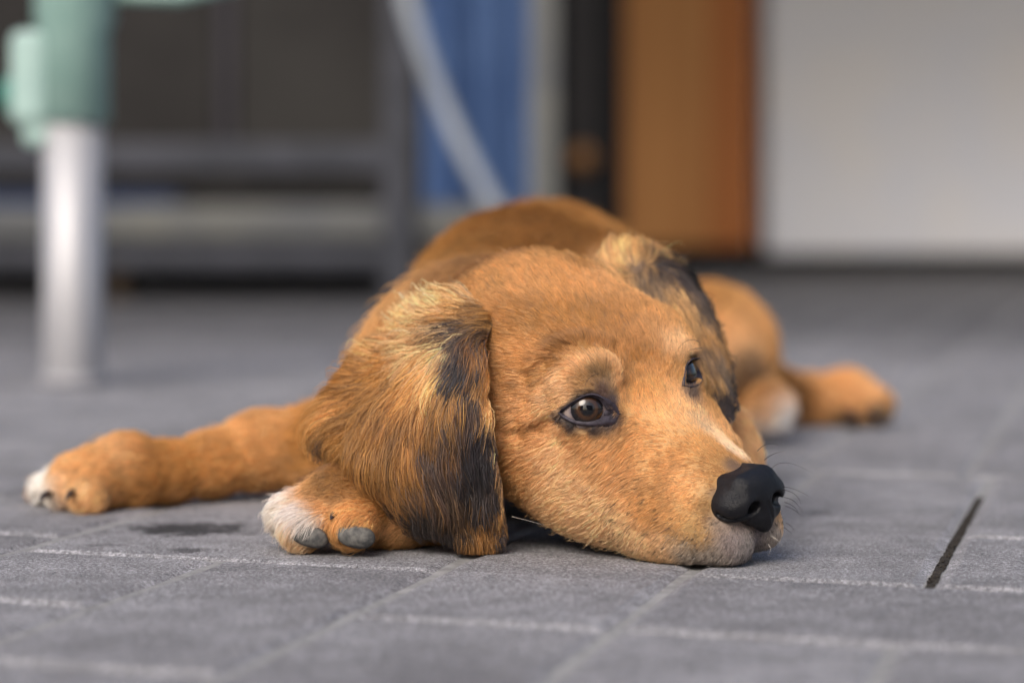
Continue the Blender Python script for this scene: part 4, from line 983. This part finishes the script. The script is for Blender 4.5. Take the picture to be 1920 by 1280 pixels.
MB().box(X(2140, Yc), X(2160, Yc), Yc - .14, Yc - .101, .7, 1.1, .005).build("handle", alu, fz)
# back wall, and an unseen roof added to shade the yard
wallm = noise_mat("rendered_wall", (.16, .155, .15), (.22, .215, .21), 2.5, .9, bump=.3)
bw_ = MB().box(-9, 9, 13.3, 13.6, 0, 3.0, 0).build("back_wall", wallm); tag(bw_, "plain grey rendered wall closing the back of the yard", "wall")
rf = empty("shade_roof", (0, 9, 0), "unseen flat roof on steel posts, added to shade the back of the yard", "shade_roof")
MB().box(-5, 6, 6.7, 13.28, 3.30, 3.42, 0).build("roof", new_mat("roof_boards", (.30, .28, .25), .8), rf)
for px_, py_ in ((-4.9, 6.9), (5.9, 6.9), (-4.9, 13.0), (5.9, 13.0)): MB().box(px_ - .05, px_ + .05, py_ - .05, py_ + .05, 0, 3.298, .004).build("post", gal, rf)
# houses across the yard, behind the camera: they show in the dog's eye and nose
render = noise_mat("house_render", (.30, .28, .25), (.36, .34, .31), 1.2, .9, bump=.2)
tiles = noise_mat("roof_tiles", (.10, .045, .03), (.16, .07, .045), 8, .8, stretch=(1, 1, 4), bump=.5)
glass = new_mat("window_glass", (.03, .035, .04), .08)
frame_ = new_mat("window_frame", (.7, .7, .68), .5)
def house(x, y, w_, d, h, rh, label):
    r = empty("house", (x, y, 0), label, "house", "houses behind the photographer")
    MB().box(x - w_ / 2, x + w_ / 2, y - d, y, 0, h).build("wall", render, r)
    o = .35; v = [(x - w_ / 2 - o, y + o, h - .1), (x + w_ / 2 + o, y + o, h - .1), (x + w_ / 2 + o, y - d / 2, h + rh), (x - w_ / 2 - o, y - d / 2, h + rh), (x + w_ / 2 + o, y - d - o, h - .1), (x - w_ / 2 - o, y - d - o, h - .1)]
    mesh_obj("roof", v, [(0, 1, 2, 3), (3, 2, 4, 5), (0, 3, 5), (1, 4, 2), (0, 5, 4, 1)], tiles, r)
    for i in range(3):
        for zz in (1.0, 3.6):
            cx = x - w_ / 3 + i * w_ / 3
            f = MB().box(cx - .6, cx + .6, y + .003, y + .06, zz, zz + 1.3, .01).build("window", frame_, r)
            p_ = MB().box(cx - .5, cx + .5, y + .063, y + .075, zz + .1, zz + 1.2).build("pane", glass); p_.parent = f; p_.matrix_parent_inverse = f.matrix_world.inverted() if False else Matrix.Identity(4)
house(-9.5, -15, 9, 7, 5.4, 2.6, "rendered house with a tiled gable roof, the left one behind the photographer")
house(6.5, -17, 10, 7, 5.6, 3.2, "rendered house with a tiled gable roof, the right one behind the photographer")
